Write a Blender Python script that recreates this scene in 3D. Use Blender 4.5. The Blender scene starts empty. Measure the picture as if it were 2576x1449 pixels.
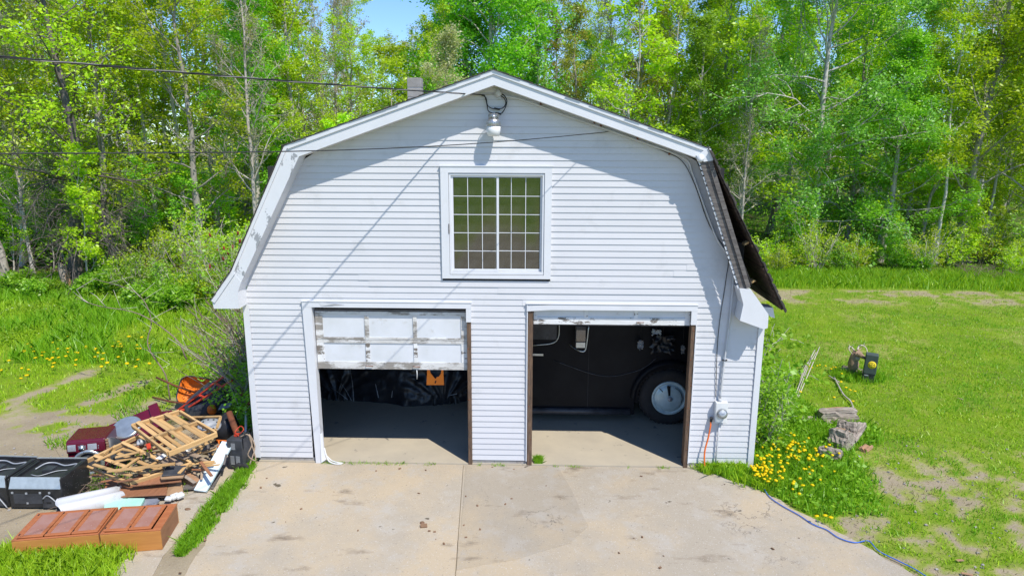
import bpy, math, random
import numpy as np
from mathutils import Vector, Matrix

# ------------------------------------------------------------------ camera, light, exposure
scene = bpy.context.scene
COL = scene.collection
CAM = np.array([0.4626, -11.0133, 5.5515])
YAW, PITCH, ROLL, FPX = -0.02504, 0.21616, 0.0030, 1740.0
def _cam_axes():
    fw = np.array([math.sin(YAW) * math.cos(PITCH), math.cos(YAW) * math.cos(PITCH), -math.sin(PITCH)])
    r = np.array([math.cos(YAW), -math.sin(YAW), 0.0])
    u = np.cross(r, fw)
    return r * math.cos(ROLL) + u * math.sin(ROLL), -r * math.sin(ROLL) + u * math.cos(ROLL), fw
CR, CU, CF = _cam_axes()
cam_data = bpy.data.cameras.new('camera')
cam_data.sensor_width = 36.0
cam_data.sensor_fit = 'HORIZONTAL'
cam_data.lens = 36.0 * FPX / 2576.0
cam_data.clip_end = 2000.0
cam = bpy.data.objects.new('camera', cam_data)
COL.objects.link(cam)
cam.matrix_world = Matrix(((CR[0], CU[0], -CF[0], CAM[0]), (CR[1], CU[1], -CF[1], CAM[1]), (CR[2], CU[2], -CF[2], CAM[2]), (0, 0, 0, 1)))
scene.camera = cam

SUN_EL, SUN_AZ = math.radians(54.5), math.radians(139.0)      # bearing clockwise from +Y
world = bpy.data.worlds.new('World')
scene.world = world
world.use_nodes = True
wn = world.node_tree
sky = wn.nodes.new('ShaderNodeTexSky')
sky.sky_type = 'NISHITA'
sky.sun_disc = False
sky.sun_elevation = SUN_EL
sky.sun_rotation = SUN_AZ
sky.air_density = 0.75
sky.dust_density = 0.1
sky.ozone_density = 8.0
bg = wn.nodes['Background']
bg.inputs['Strength'].default_value = 0.15
wn.links.new(sky.outputs[0], bg.inputs['Color'])

sun_data = bpy.data.lights.new('sun', 'SUN')
sun_data.energy = 3.6
sun_data.angle = math.radians(0.5)
sun_data.color = (1.0, 0.95, 0.86)
sun = bpy.data.objects.new('sun', sun_data)
COL.objects.link(sun)
SDIR = Vector((math.sin(SUN_AZ) * math.cos(SUN_EL), math.cos(SUN_AZ) * math.cos(SUN_EL), math.sin(SUN_EL)))
sun.rotation_euler = SDIR.to_track_quat('Z', 'Y').to_euler()
sun.location = (8, -12, 20)

scene.view_settings.view_transform = 'Standard'
scene.view_settings.look = 'None'
scene.view_settings.gamma = 1.0
scene.view_settings.exposure = 0.58
scene.cycles.max_bounces = 10
scene.cycles.diffuse_bounces = 7
scene.cycles.transparent_max_bounces = 12

# ------------------------------------------------------------------ helpers
def gp(px, py, z=0.0):
    """point of the place at height z that was surveyed at picture position (px, py)"""
    d = CF + CR * (px - 1288.0) / FPX + CU * (724.5 - py) / FPX
    return Vector(CAM + d * ((z - CAM[2]) / d[2]))
def yp(px, py, y=0.0):
    d = CF + CR * (px - 1288.0) / FPX + CU * (724.5 - py) / FPX
    return Vector(CAM + d * ((y - CAM[1]) / d[1]))

WM = {}                                        # world matrix of every thing and part
def tag(o, label=None, cat=None, group=None, kind=None):
    if label: o['label'] = label
    if cat: o['category'] = cat
    if group: o['group'] = group
    if kind: o['kind'] = kind
    return o
def thing(name, label, cat, loc=(0, 0, 0), rotz=0.0, group=None, mat=None):
    o = bpy.data.objects.new(name, None)
    o.empty_display_size = 0.2
    COL.objects.link(o)
    M = mat if mat is not None else Matrix.Translation(Vector(loc)) @ Matrix.Rotation(rotz, 4, 'Z')
    o.matrix_basis = M
    WM[o] = M.copy()
    return tag(o, label, cat, group)
def link(name, me, m, parent=None, M=None):
    """link mesh data as one object; M is its world matrix (identity when the mesh was built in world space)"""
    o = bpy.data.objects.new(name, me)
    COL.objects.link(o)
    if m is not None and not me.materials: me.materials.append(m)
    M = M if M is not None else Matrix.Identity(4)
    if parent is not None:
        o.parent = parent
        o.matrix_basis = WM[parent].inverted() @ M
    else:
        o.matrix_basis = M
    WM[o] = M.copy()
    return o
def bevel(o, w=0.004, seg=1):
    b = o.modifiers.new('bevel', 'BEVEL'); b.width = w; b.segments = seg; b.limit_method = 'ANGLE'
    return o
def np_mesh(name, V, F, smooth=False):
    V = np.asarray(V, dtype=np.float32); F = np.asarray(F, dtype=np.int32)
    me = bpy.data.meshes.new(name)
    k = F.shape[1]
    me.vertices.add(len(V)); me.vertices.foreach_set('co', V.ravel())
    me.loops.add(F.size); me.loops.foreach_set('vertex_index', F.ravel())
    me.polygons.add(len(F)); me.polygons.foreach_set('loop_start', np.arange(0, F.size, k, dtype=np.int32))
    if smooth: me.polygons.foreach_set('use_smooth', np.ones(len(F), dtype=bool))
    me.update(calc_edges=True)
    return me

class MB:
    """collects shapes, then becomes ONE mesh"""
    def __init__(s): s.v = []; s.f = []; s.sm = []
    def add(s, vs, fs, smooth=False):
        n = len(s.v); s.v += [tuple(v) for v in vs]
        s.f += [tuple(i + n for i in f) for f in fs]; s.sm += [smooth] * len(fs)
        return s
    def box(s, x0, x1, y0, y1, z0, z1):
        return s.add([(x, y, z) for z in (z0, z1) for y in (y0, y1) for x in (x0, x1)],
                     [(0, 2, 3, 1), (4, 5, 7, 6), (0, 1, 5, 4), (2, 6, 7, 3), (0, 4, 6, 2), (1, 3, 7, 5)])
    def obox(s, M, hx, hy, hz):
        pts = [M @ Vector((x * hx, y * hy, z * hz)) for z in (-1, 1) for y in (-1, 1) for x in (-1, 1)]
        return s.add(pts, [(0, 2, 3, 1), (4, 5, 7, 6), (0, 1, 5, 4), (2, 6, 7, 3), (0, 4, 6, 2), (1, 3, 7, 5)])
    def prism(s, poly, a, b, axis='y'):
        n = len(poly)
        mk = {'y': lambda p, t: (p[0], t, p[1]), 'z': lambda p, t: (p[0], p[1], t), 'x': lambda p, t: (t, p[0], p[1])}[axis]
        vs = [mk(p, a) for p in poly] + [mk(p, b) for p in poly]
        fs = [tuple(range(n))[::-1], tuple(range(n, 2 * n))] + [(i, (i + 1) % n, n + (i + 1) % n, n + i) for i in range(n)]
        return s.add(vs, fs)
    def tube(s, pts, r, sides=6, cap=True, smooth=True):
        pts = [Vector(p) for p in pts]; n = len(pts)
        rr = r if hasattr(r, '__len__') else [r] * n
        rings = []; up = None
        for i, p in enumerate(pts):
            t = (pts[min(i + 1, n - 1)] - pts[max(i - 1, 0)]).normalized()
            if up is None: up = Vector((0, 0, 1)) if abs(t.z) < .9 else Vector((1, 0, 0))
            a = t.cross(up)
            if a.length < 1e-5: a = t.orthogonal()
            a.normalize(); b = t.cross(a); up = -b if b.dot(up) < 0 else b
            rings.append([p + (a * math.cos(2 * math.pi * k / sides) + b * math.sin(2 * math.pi * k / sides)) * rr[i] for k in range(sides)])
        vs = [v for rg in rings for v in rg]
        fs = [(i * sides + k, i * sides + (k + 1) % sides, (i + 1) * sides + (k + 1) % sides, (i + 1) * sides + k) for i in range(n - 1) for k in range(sides)]
        s.add(vs, fs, smooth)
        if cap:
            m = len(s.v) - len(vs)
            s.f += [tuple(m + k for k in range(sides))[::-1], tuple(m + (n - 1) * sides + k for k in range(sides))]; s.sm += [False, False]
        return s
    def lathe(s, prof, sides=20, M=None, cap=True):
        M = M or Matrix.Identity(4); n = len(prof)
        vs = [M @ Vector((r * math.cos(2 * math.pi * k / sides), r * math.sin(2 * math.pi * k / sides), z)) for r, z in prof for k in range(sides)]
        fs = [(i * sides + k, i * sides + (k + 1) % sides, (i + 1) * sides + (k + 1) % sides, (i + 1) * sides + k) for i in range(n - 1) for k in range(sides)]
        m = len(s.v); s.add(vs, fs, True)
        if cap:
            s.f += [tuple(m + k for k in range(sides))[::-1], tuple(m + (n - 1) * sides + k for k in range(sides))]; s.sm += [False, False]
        return s
    def mesh(s, name):
        me = bpy.data.meshes.new(name); me.from_pydata(s.v, [], s.f)
        me.polygons.foreach_set('use_smooth', s.sm); me.update()
        return me
    def build(s, name, m, parent=None, M=None): return link(name, s.mesh(name), m, parent, M)

def frame_of(a, b, up=(0, 0, 1)):
    """matrix at the middle of a-b with local X along a-b and local Z near up"""
    a = Vector(a); b = Vector(b); x = (b - a).normalized(); up = Vector(up)
    y = up.cross(x)
    if y.length < 1e-4: y = x.orthogonal()
    y.normalize(); z = x.cross(y); c = (a + b) / 2
    return Matrix(((x.x, y.x, z.x, c.x), (x.y, y.y, z.y, c.y), (x.z, y.z, z.z, c.z), (0, 0, 0, 1)))
_pk = {}
def plank(name, a, b, w, t, m, parent=None, up=(0, 0, 1), bev=0.004):
    """a board from a to b, its grain along local X"""
    L = round((Vector(b) - Vector(a)).length, 3)
    key = (L, w, t, m.name, bev)
    if key not in _pk:
        _pk[key] = MB().box(-L / 2, L / 2, -w / 2, w / 2, -t / 2, t / 2).mesh(name)
    o = link(name, _pk[key], m, parent, frame_of(a, b, up))
    if bev: bevel(o, min(bev, t * .3))
    return o
def tube_obj(name, pts, r, m, parent=None, sides=6): return MB().tube(pts, r, sides).build(name, m, parent)
def curve_pts(pts, n=8):
    """smooth line through points (Catmull-Rom)"""
    P = [Vector(p) for p in pts]; P = [P[0] * 2 - P[1]] + P + [P[-1] * 2 - P[-2]]; out = []
    for i in range(1, len(P) - 2):
        for k in range(n):
            t = k / n; a, b, c, d = P[i - 1:i + 3]
            out.append(0.5 * ((2 * b) + (c - a) * t + (2 * a - 5 * b + 4 * c - d) * t * t + (3 * b - a - 3 * c + d) * t ** 3))
    return out + [P[-2]]

# value noise for layouts
_ng = np.random.default_rng(5).random((256, 256))
def vnoise(x, y):
    xi = np.floor(x).astype(int); yi = np.floor(y).astype(int); fx = x - xi; fy = y - yi
    fx = fx * fx * (3 - 2 * fx); fy = fy * fy * (3 - 2 * fy)
    g = lambda i, j: _ng[i & 255, j & 255]
    return (g(xi, yi) * (1 - fx) + g(xi + 1, yi) * fx) * (1 - fy) + (g(xi, yi + 1) * (1 - fx) + g(xi + 1, yi + 1) * fx) * fy
def fbm(x, y, o=4):
    s = 0; a = .5; t = 0
    for i in range(o):
        s = s + a * vnoise(x * 2 ** i + 17.3 * i, y * 2 ** i + 9.1 * i); t += a; a *= .5
    return s / t

# ------------------------------------------------------------------ materials
def _n(nt, t, **kw):
    n = nt.nodes.new(t)
    for k, v in kw.items(): setattr(n, k, v)
    return n
def mixcol(nt, fac, a, b, blend='MIX'):
    n = _n(nt, 'ShaderNodeMix', data_type='RGBA', blend_type=blend)
    for sock, v in ((0, fac), (6, a), (7, b)):
        if hasattr(v, 'links') or isinstance(v, bpy.types.NodeSocket): nt.links.new(v, n.inputs[sock])
        else: n.inputs[sock].default_value = v if sock == 0 else (*v, 1)
    return n.outputs[2]
def noise(nt, scale, detail=4, rough=.6, vec=None, coord='Object', sc=None):
    tc = _n(nt, 'ShaderNodeTexCoord'); out = tc.outputs[coord] if vec is None else vec
    if sc:
        mp = _n(nt, 'ShaderNodeMapping'); mp.inputs['Scale'].default_value = sc
        nt.links.new(out, mp.inputs[0]); out = mp.outputs[0]
    n = _n(nt, 'ShaderNodeTexNoise'); n.inputs['Scale'].default_value = scale; n.inputs['Detail'].default_value = detail; n.inputs['Roughness'].default_value = rough
    nt.links.new(out, n.inputs['Vector'])
    return n.outputs['Fac']
def ramp(nt, fac, a, b):
    n = _n(nt, 'ShaderNodeMapRange'); n.inputs[1].default_value = a; n.inputs[2].default_value = b
    nt.links.new(fac, n.inputs[0]); return n.outputs[0]
def mat(name, c1, c2=None, scale=6, lo=.35, hi=.65, rough=.7, metal=0, bump=0, bscale=None, sc=None, c3=None, s3=20, lo3=.58, hi3=.66, vary=0.0, spec=.4, detail=5):
    m = bpy.data.materials.new(name); m.use_nodes = True; nt = m.node_tree; b = nt.nodes['Principled BSDF']
    b.inputs['Roughness'].default_value = rough; b.inputs['Metallic'].default_value = metal
    b.inputs['Specular IOR Level'].default_value = spec
    col = None
    if c2 is not None:
        col = mixcol(nt, ramp(nt, noise(nt, scale, detail, sc=sc), lo, hi), c1, c2)
    if c3 is not None:
        col = mixcol(nt, ramp(nt, noise(nt, s3, 6, .7, sc=sc), lo3, hi3), col if col is not None else c1, c3)
    if vary:
        oi = _n(nt, 'ShaderNodeObjectInfo'); hs = _n(nt, 'ShaderNodeHueSaturation')
        mr = _n(nt, 'ShaderNodeMapRange'); mr.inputs[3].default_value = 1 - vary; mr.inputs[4].default_value = 1 + vary
        nt.links.new(oi.outputs['Random'], mr.inputs[0]); nt.links.new(mr.outputs[0], hs.inputs['Value'])
        if col is not None: nt.links.new(col, hs.inputs['Color'])
        else: hs.inputs['Color'].default_value = (*c1, 1)
        col = hs.outputs[0]
    if col is not None: nt.links.new(col, b.inputs['Base Color'])
    else: b.inputs['Base Color'].default_value = (*c1, 1)
    if bump:
        bp = _n(nt, 'ShaderNodeBump'); bp.inputs['Strength'].default_value = bump; bp.inputs['Distance'].default_value = .02
        nt.links.new(noise(nt, bscale or scale * 3, 6, .65, sc=sc), bp.inputs['Height']); nt.links.new(bp.outputs[0], b.inputs['Normal'])
    return m
def leaf_mat(name, c1, c2, trans=.5, shift=.25, gloss=.04):
    m = bpy.data.materials.new(name); m.use_nodes = True; nt = m.node_tree; nt.nodes.remove(nt.nodes['Principled BSDF'])
    out = nt.nodes['Material Output']; geo = _n(nt, 'ShaderNodeNewGeometry'); oi = _n(nt, 'ShaderNodeObjectInfo')
    col = mixcol(nt, geo.outputs['Random Per Island'], c1, c2)
    hs = _n(nt, 'ShaderNodeHueSaturation'); nt.links.new(col, hs.inputs['Color'])
    a = _n(nt, 'ShaderNodeMapRange'); a.inputs[3].default_value = 1 - shift; a.inputs[4].default_value = 1 + shift
    nt.links.new(oi.outputs['Random'], a.inputs[0]); nt.links.new(a.outputs[0], hs.inputs['Value'])
    h = _n(nt, 'ShaderNodeMapRange'); h.inputs[3].default_value = .5 - .012 * shift * 4; h.inputs[4].default_value = .5 + .018 * shift * 4
    nt.links.new(oi.outputs['Random'], h.inputs[0]); nt.links.new(h.outputs[0], hs.inputs['Hue'])
    d = _n(nt, 'ShaderNodeBsdfDiffuse'); t = _n(nt, 'ShaderNodeBsdfTranslucent'); g = _n(nt, 'ShaderNodeBsdfGlossy')
    g.inputs['Roughness'].default_value = .45
    nt.links.new(hs.outputs[0], d.inputs[0])
    tc = mixcol(nt, 1.0, hs.outputs[0], (1.15, 1.12, .7), 'MULTIPLY'); nt.links.new(tc, t.inputs[0])
    m1 = _n(nt, 'ShaderNodeMixShader'); m1.inputs[0].default_value = trans
    nt.links.new(d.outputs[0], m1.inputs[1]); nt.links.new(t.outputs[0], m1.inputs[2])
    m2 = _n(nt, 'ShaderNodeMixShader'); m2.inputs[0].default_value = gloss
    nt.links.new(m1.outputs[0], m2.inputs[1]); nt.links.new(g.outputs[0], m2.inputs[2])
    nt.links.new(m2.outputs[0], out.inputs[0])
    return m
def glass_mat(name, dirt=.1, dirtcol=(.5, .5, .46), tint=(.8, .85, .82), refl=.16):
    m = bpy.data.materials.new(name); m.use_nodes = True; nt = m.node_tree; nt.nodes.remove(nt.nodes['Principled BSDF'])
    out = nt.nodes['Material Output']
    tr = _n(nt, 'ShaderNodeBsdfTransparent'); tr.inputs[0].default_value = (*tint, 1)
    gl = _n(nt, 'ShaderNodeBsdfGlossy'); gl.inputs['Roughness'].default_value = .03
    df = _n(nt, 'ShaderNodeBsdfDiffuse'); df.inputs[0].default_value = (*dirtcol, 1)
    lw = _n(nt, 'ShaderNodeLayerWeight'); lw.inputs[0].default_value = .25
    f = ramp(nt, lw.outputs['Fresnel'], 0, .6); mm = _n(nt, 'ShaderNodeMath', operation='ADD', use_clamp=True); nt.links.new(f, mm.inputs[0]); mm.inputs[1].default_value = refl
    a = _n(nt, 'ShaderNodeMixShader'); nt.links.new(mm.outputs[0], a.inputs[0]); nt.links.new(tr.outputs[0], a.inputs[1]); nt.links.new(gl.outputs[0], a.inputs[2])
    b = _n(nt, 'ShaderNodeMixShader'); k = _n(nt, 'ShaderNodeMath', operation='MULTIPLY')
    nt.links.new(ramp(nt, noise(nt, 5, 8, .75), .4, .7), k.inputs[0]); k.inputs[1].default_value = dirt * 2
    nt.links.new(k.outputs[0], b.inputs[0]); nt.links.new(a.outputs[0], b.inputs[1]); nt.links.new(df.outputs[0], b.inputs[2])
    nt.links.new(b.outputs[0], out.inputs[0])
    return m

M_ = {}
M_['vinyl'] = mat('white_vinyl', (.605, .605, .625), (.565, .565, .585), 1.2, .3, .8, rough=.5, vary=.02, c3=(.45, .45, .45), s3=1.6, lo3=.56, hi3=.85)
M_['trim'] = mat('white_metal_trim', (.66, .67, .70), (.62, .63, .66), 2, rough=.35, c3=(.5, .5, .5), s3=9, lo3=.68, hi3=.74)
M_['trim_worn'] = mat('worn_white_trim', (.66, .67, .70), (.62, .63, .66), 2, rough=.4, c3=(.30, .31, .33), s3=2.6, lo3=.57, hi3=.58, sc=(1.4, 1, .7))
M_['peel'] = mat('peeling_white_paint', (.72, .73, .74), (.60, .60, .59), 3, rough=.75, c3=(.17, .15, .13), s3=7, lo3=.53, hi3=.57, sc=(.5, 1, 1.2), bump=.25, bscale=18)
M_['peel_heavy'] = mat('badly_peeled_paint', (.66, .66, .65), (.5, .49, .47), 3, rough=.8, c3=(.26, .24, .215), s3=5, lo3=.47, hi3=.56, sc=(.5, 1, 1.4), bump=.35, bscale=20)
M_['panel'] = mat('door_panel_paint', (.64, .66, .70), (.58, .60, .62), 2.5, rough=.55, c3=(.40, .38, .34), s3=3.0, lo3=.6, hi3=.78)
M_['barewood'] = mat('bare_brown_timber', (.17, .105, .065), (.075, .05, .036), 9, rough=.85, sc=(6, 6, .6), bump=.5, bscale=16, c3=(.24, .15, .09), s3=6, lo3=.55, hi3=.8)
M_['greywood'] = mat('weathered_grey_board', (.17, .155, .145), (.085, .075, .072), 8, rough=.9, sc=(.7, 6, 6), bump=.4, bscale=14, c3=(.045, .038, .034), s3=4, lo3=.6, hi3=.7)
M_['sheath'] = mat('dark_roof_boards', (.085, .05, .034), (.03, .02, .016), 7, rough=.9, sc=(3, .6, 3), bump=.4, vary=.35)
M_['shingle'] = mat('grey_brown_shingles', (.085, .075, .07), (.045, .04, .038), 14, rough=.95, bump=.5, bscale=60, vary=.2)
M_['block'] = mat('grey_concrete_block', (.36, .34, .32), (.27, .25, .235), 5, rough=.95, bump=.4, bscale=40, vary=.08)
M_['concrete'] = mat('worn_concrete', (.40, .345, .275), (.30, .27, .235), .9, .38, .62, rough=.92, c3=(.36, .335, .30), s3=2.3, lo3=.5, hi3=.6, bump=.25, bscale=70, vary=.04)
M_['floor'] = mat('garage_floor', (.47, .41, .31), (.41, .36, .28), 1.4, rough=.8, c3=(.2, .185, .165), s3=4, lo3=.62, hi3=.7, bump=.1, bscale=40)
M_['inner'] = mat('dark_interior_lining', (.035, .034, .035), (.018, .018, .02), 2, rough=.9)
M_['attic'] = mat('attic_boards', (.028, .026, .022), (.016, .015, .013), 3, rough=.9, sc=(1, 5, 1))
M_['glass'] = glass_mat('dusty_window_glass', .05, (.4, .4, .36), (.55, .6, .56), .17)
M_['alu'] = mat('grey_aluminium', (.55, .56, .58), (.45, .46, .48), 5, rough=.35, metal=.85)
M_['lens'] = mat('frosted_lamp_lens', (.72, .73, .74), rough=.25, spec=.6)
M_['clear'] = glass_mat('clear_plastic', .12, (.7, .72, .74), (.86, .88, .9), .12)
M_['grey_pvc'] = mat('grey_painted_metal', (.52, .54, .57), (.45, .46, .48), 6, rough=.5)
M_['black_cable'] = mat('black_cable', (.018, .018, .02), rough=.5)
M_['bare_cable'] = mat('bare_wire', (.33, .31, .29), rough=.5, metal=.4)
M_['orange_cable'] = mat('orange_cord', (.80, .17, .03), rough=.5)
M_['blue_cable'] = mat('blue_cord', (.04, .14, .55), rough=.5)
M_['white_plastic'] = mat('white_plastic', (.72, .73, .72), (.62, .63, .62), 4, rough=.4)
M_['black_paint'] = mat('black_truck_paint', (.006, .007, .010), (.010, .011, .014), 3, rough=.4, spec=.12)
M_['rubber'] = mat('black_rubber', (.02, .02, .022), (.032, .03, .03), 8, rough=.85)
M_['hubpaint'] = mat('pale_hubcap_enamel', (.58, .72, .76), (.42, .56, .60), 6, rough=.3, metal=.15)
M_['chrome'] = mat('dull_chrome', (.62, .68, .70), (.45, .5, .52), 6, rough=.28, metal=.75)
M_['tarp'] = mat('black_tarp', (.012, .013, .016), (.026, .028, .034), 4, rough=.3, bump=.3, bscale=10)
M_['bluetarp'] = mat('blue_tarp', (.01, .03, .30), (.008, .02, .16), 4, rough=.45)
M_['orange_plastic'] = mat('orange_plastic', (.85, .22, .01), (.75, .18, .01), 5, rough=.5)
M_['maroon'] = mat('maroon_enamel', (.115, .006, .022), (.09, .006, .018), 6, rough=.25, spec=.6, c3=(.17, .03, .05), s3=30, lo3=.66, hi3=.75)
M_['black_enamel'] = mat('scuffed_black_enamel', (.016, .017, .019), (.03, .031, .033), 5, rough=.35, c3=(.20, .20, .20), s3=34, lo3=.70, hi3=.76)
M_['steel'] = mat('brushed_steel', (.62, .63, .64), (.5, .51, .52), 8, rough=.35, metal=.6)
M_['pine'] = mat('raw_pine', (.56, .36, .16), (.42, .25, .10), 5, rough=.75, sc=(.5, 7, 7), vary=.16, c3=(.30, .26, .21), s3=4, lo3=.62, hi3=.75)
M_['oldpine'] = mat('weathered_lath', (.36, .27, .19), (.24, .18, .13), 5, rough=.85, sc=(.5, 7, 7), vary=.25)
M_['cabinet'] = mat('cabinet_veneer', (.42, .145, .055), (.34, .11, .042), 4, rough=.5, sc=(.6, 5, 5), c3=(.36, .20, .14), s3=5, lo3=.6, hi3=.75)
M_['cabinet_side'] = mat('cabinet_side_veneer', (.50, .22, .058), (.42, .175, .046), 4, rough=.5, sc=(.5, 6, 6), c3=(.46, .26, .12), s3=5, lo3=.62, hi3=.75)
M_['cabinet_panel'] = mat('scratched_door_panel', (.36, .20, .165), (.32, .15, .11), 4, rough=.55, c3=(.62, .58, .55), s3=3.6, lo3=.64, hi3=.70)
M_['walnut'] = mat('brown_wood_panel', (.34, .155, .08), (.26, .115, .06), 4, rough=.55, sc=(6, .7, 6), vary=.1)
M_['card'] = mat('brown_cardboard', (.33, .21, .12), (.27, .165, .09), 3, rough=.9)
M_['mint'] = mat('mint_foam', (.34, .62, .52), (.42, .68, .58), 4, rough=.7)
M_['paleblue'] = mat('pale_blue_paint', (.56, .68, .74), (.62, .72, .77), 3, rough=.55, c3=(.28, .28, .28), s3=6, lo3=.66, hi3=.74, sc=(.5, 3, 3))
M_['greyboard'] = mat('grey_blue_board', (.25, .27, .32), (.19, .2, .24), 4, rough=.7)
M_['whiteshell'] = mat('milky_plastic', (.66, .67, .70), (.58, .59, .62), 3, rough=.3, c3=(.42, .42, .42), s3=5, lo3=.6, hi3=.75)
M_['barrow_orange'] = mat('rusty_orange_tray', (.78, .20, .012), (.60, .12, .01), 3, rough=.6, c3=(.16, .07, .03), s3=6, lo3=.56, hi3=.68, sc=(1, 1, 1))
M_['redpaint'] = mat('red_painted_steel', (.56, .055, .02), (.44, .04, .018), 7, rough=.5, c3=(.2, .07, .04), s3=12, lo3=.64, hi3=.7)
M_['black_plastic'] = mat('scuffed_black_plastic', (.028, .03, .036), (.055, .06, .07), 5, rough=.4, c3=(.14, .15, .17), s3=9, lo3=.6, hi3=.8)
M_['rust'] = mat('rusty_iron', (.22, .07, .03), (.12, .045, .025), 8, rough=.9, bump=.4)
M_['drum'] = mat('galvanised_sheet', (.42, .44, .46), (.34, .35, .37), 5, rough=.5, metal=.3)
M_['logwood'] = mat('silvered_log', (.42, .36, .30), (.24, .195, .16), 5, rough=.95, sc=(.6, 5, 5), bump=1.0, bscale=8, c3=(.06, .05, .045), s3=6, lo3=.56, hi3=.62)
M_['logend'] = mat('reddish_log_heart', (.40, .22, .12), (.30, .19, .12), 6, rough=.95, sc=(.4, 4, 4), bump=.4)
M_['deer'] = mat('fawn_foam', (.34, .235, .16), (.25, .17, .11), 6, rough=.85)
M_['deer_light'] = mat('pale_throat_foam', (.40, .36, .30), rough=.85)
M_['antler'] = mat('bone_antler', (.58, .52, .42), (.42, .36, .28), 6, rough=.7)
M_['targetgreen'] = mat('dark_green_foam', (.062, .085, .078), (.048, .068, .062), 6, rough=.85, c3=(.12, .15, .14), s3=10, lo3=.62, hi3=.8)
M_['yellow'] = mat('yellow_print', (.78, .60, .02), rough=.7)
M_['black'] = mat('matt_black', (.015, .015, .015), rough=.8)
M_['bark'] = mat('grey_bark', (.46, .42, .375), (.28, .25, .22), 5, rough=.95, sc=(3, 3, .8), bump=.5, bscale=12, vary=.3)
M_['barkdark'] = mat('dark_bark', (.17, .145, .13), (.09, .075, .068), 5, rough=.95, sc=(3, 3, .8), bump=.6, bscale=12, vary=.2)
M_['barkpale'] = mat('pale_bark', (.55, .52, .48), (.38, .35, .32), 4, rough=.9, sc=(2, 2, 1), bump=.3, c3=(.09, .08, .075), s3=5, lo3=.6, hi3=.66, vary=.15)
M_['twig'] = mat('grey_twigs', (.54, .48, .43), (.38, .335, .30), 6, rough=.95, vary=.2)
M_['lf_maple'] = leaf_mat('yellow_green_leaves', (.58, .75, .022), (.42, .62, .018))
M_['lf_gold'] = leaf_mat('golden_green_leaves', (.58, .77, .02), (.42, .64, .016))
M_['lf_mid'] = leaf_mat('fresh_green_leaves', (.36, .64, .035), (.23, .48, .028))
M_['lf_birch'] = leaf_mat('birch_leaves', (.31, .62, .075), (.20, .48, .045), gloss=.06)
M_['lf_olive'] = leaf_mat('olive_leaves', (.42, .38, .05), (.24, .26, .035))
M_['lf_bush'] = leaf_mat('bush_leaves', (.38, .62, .04), (.22, .46, .025))
M_['blossom'] = leaf_mat('cream_blossom', (.75, .72, .50), (.42, .52, .16))
M_['bud'] = leaf_mat('grey_green_buds', (.60, .62, .30), (.36, .36, .22))
M_['sumac'] = mat('red_sumac_cone', (.26, .035, .02), (.17, .025, .018), 20, rough=.9)
M_['gr_lawn'] = leaf_mat('lawn_blades', (.46, .64, .028), (.28, .50, .018), .35, .05)
M_['gr_tall'] = leaf_mat('tall_grass_blades', (.32, .56, .022), (.18, .42, .016), .4, .05)
M_['gr_dry'] = leaf_mat('dry_grass', (.38, .32, .17), (.28, .25, .11), .3, .05)
M_['dandelion'] = leaf_mat('dandelion_yellow', (.88, .66, .006), (.80, .56, .004), .2, .05, .02)
M_['brush'] = mat('dead_brush_twigs', (.27, .20, .16), (.18, .13, .105), 6, rough=.95)
M_['litter'] = leaf_mat('fallen_leaves', (.25, .15, .09), (.16, .09, .055), .1, .05)

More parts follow.
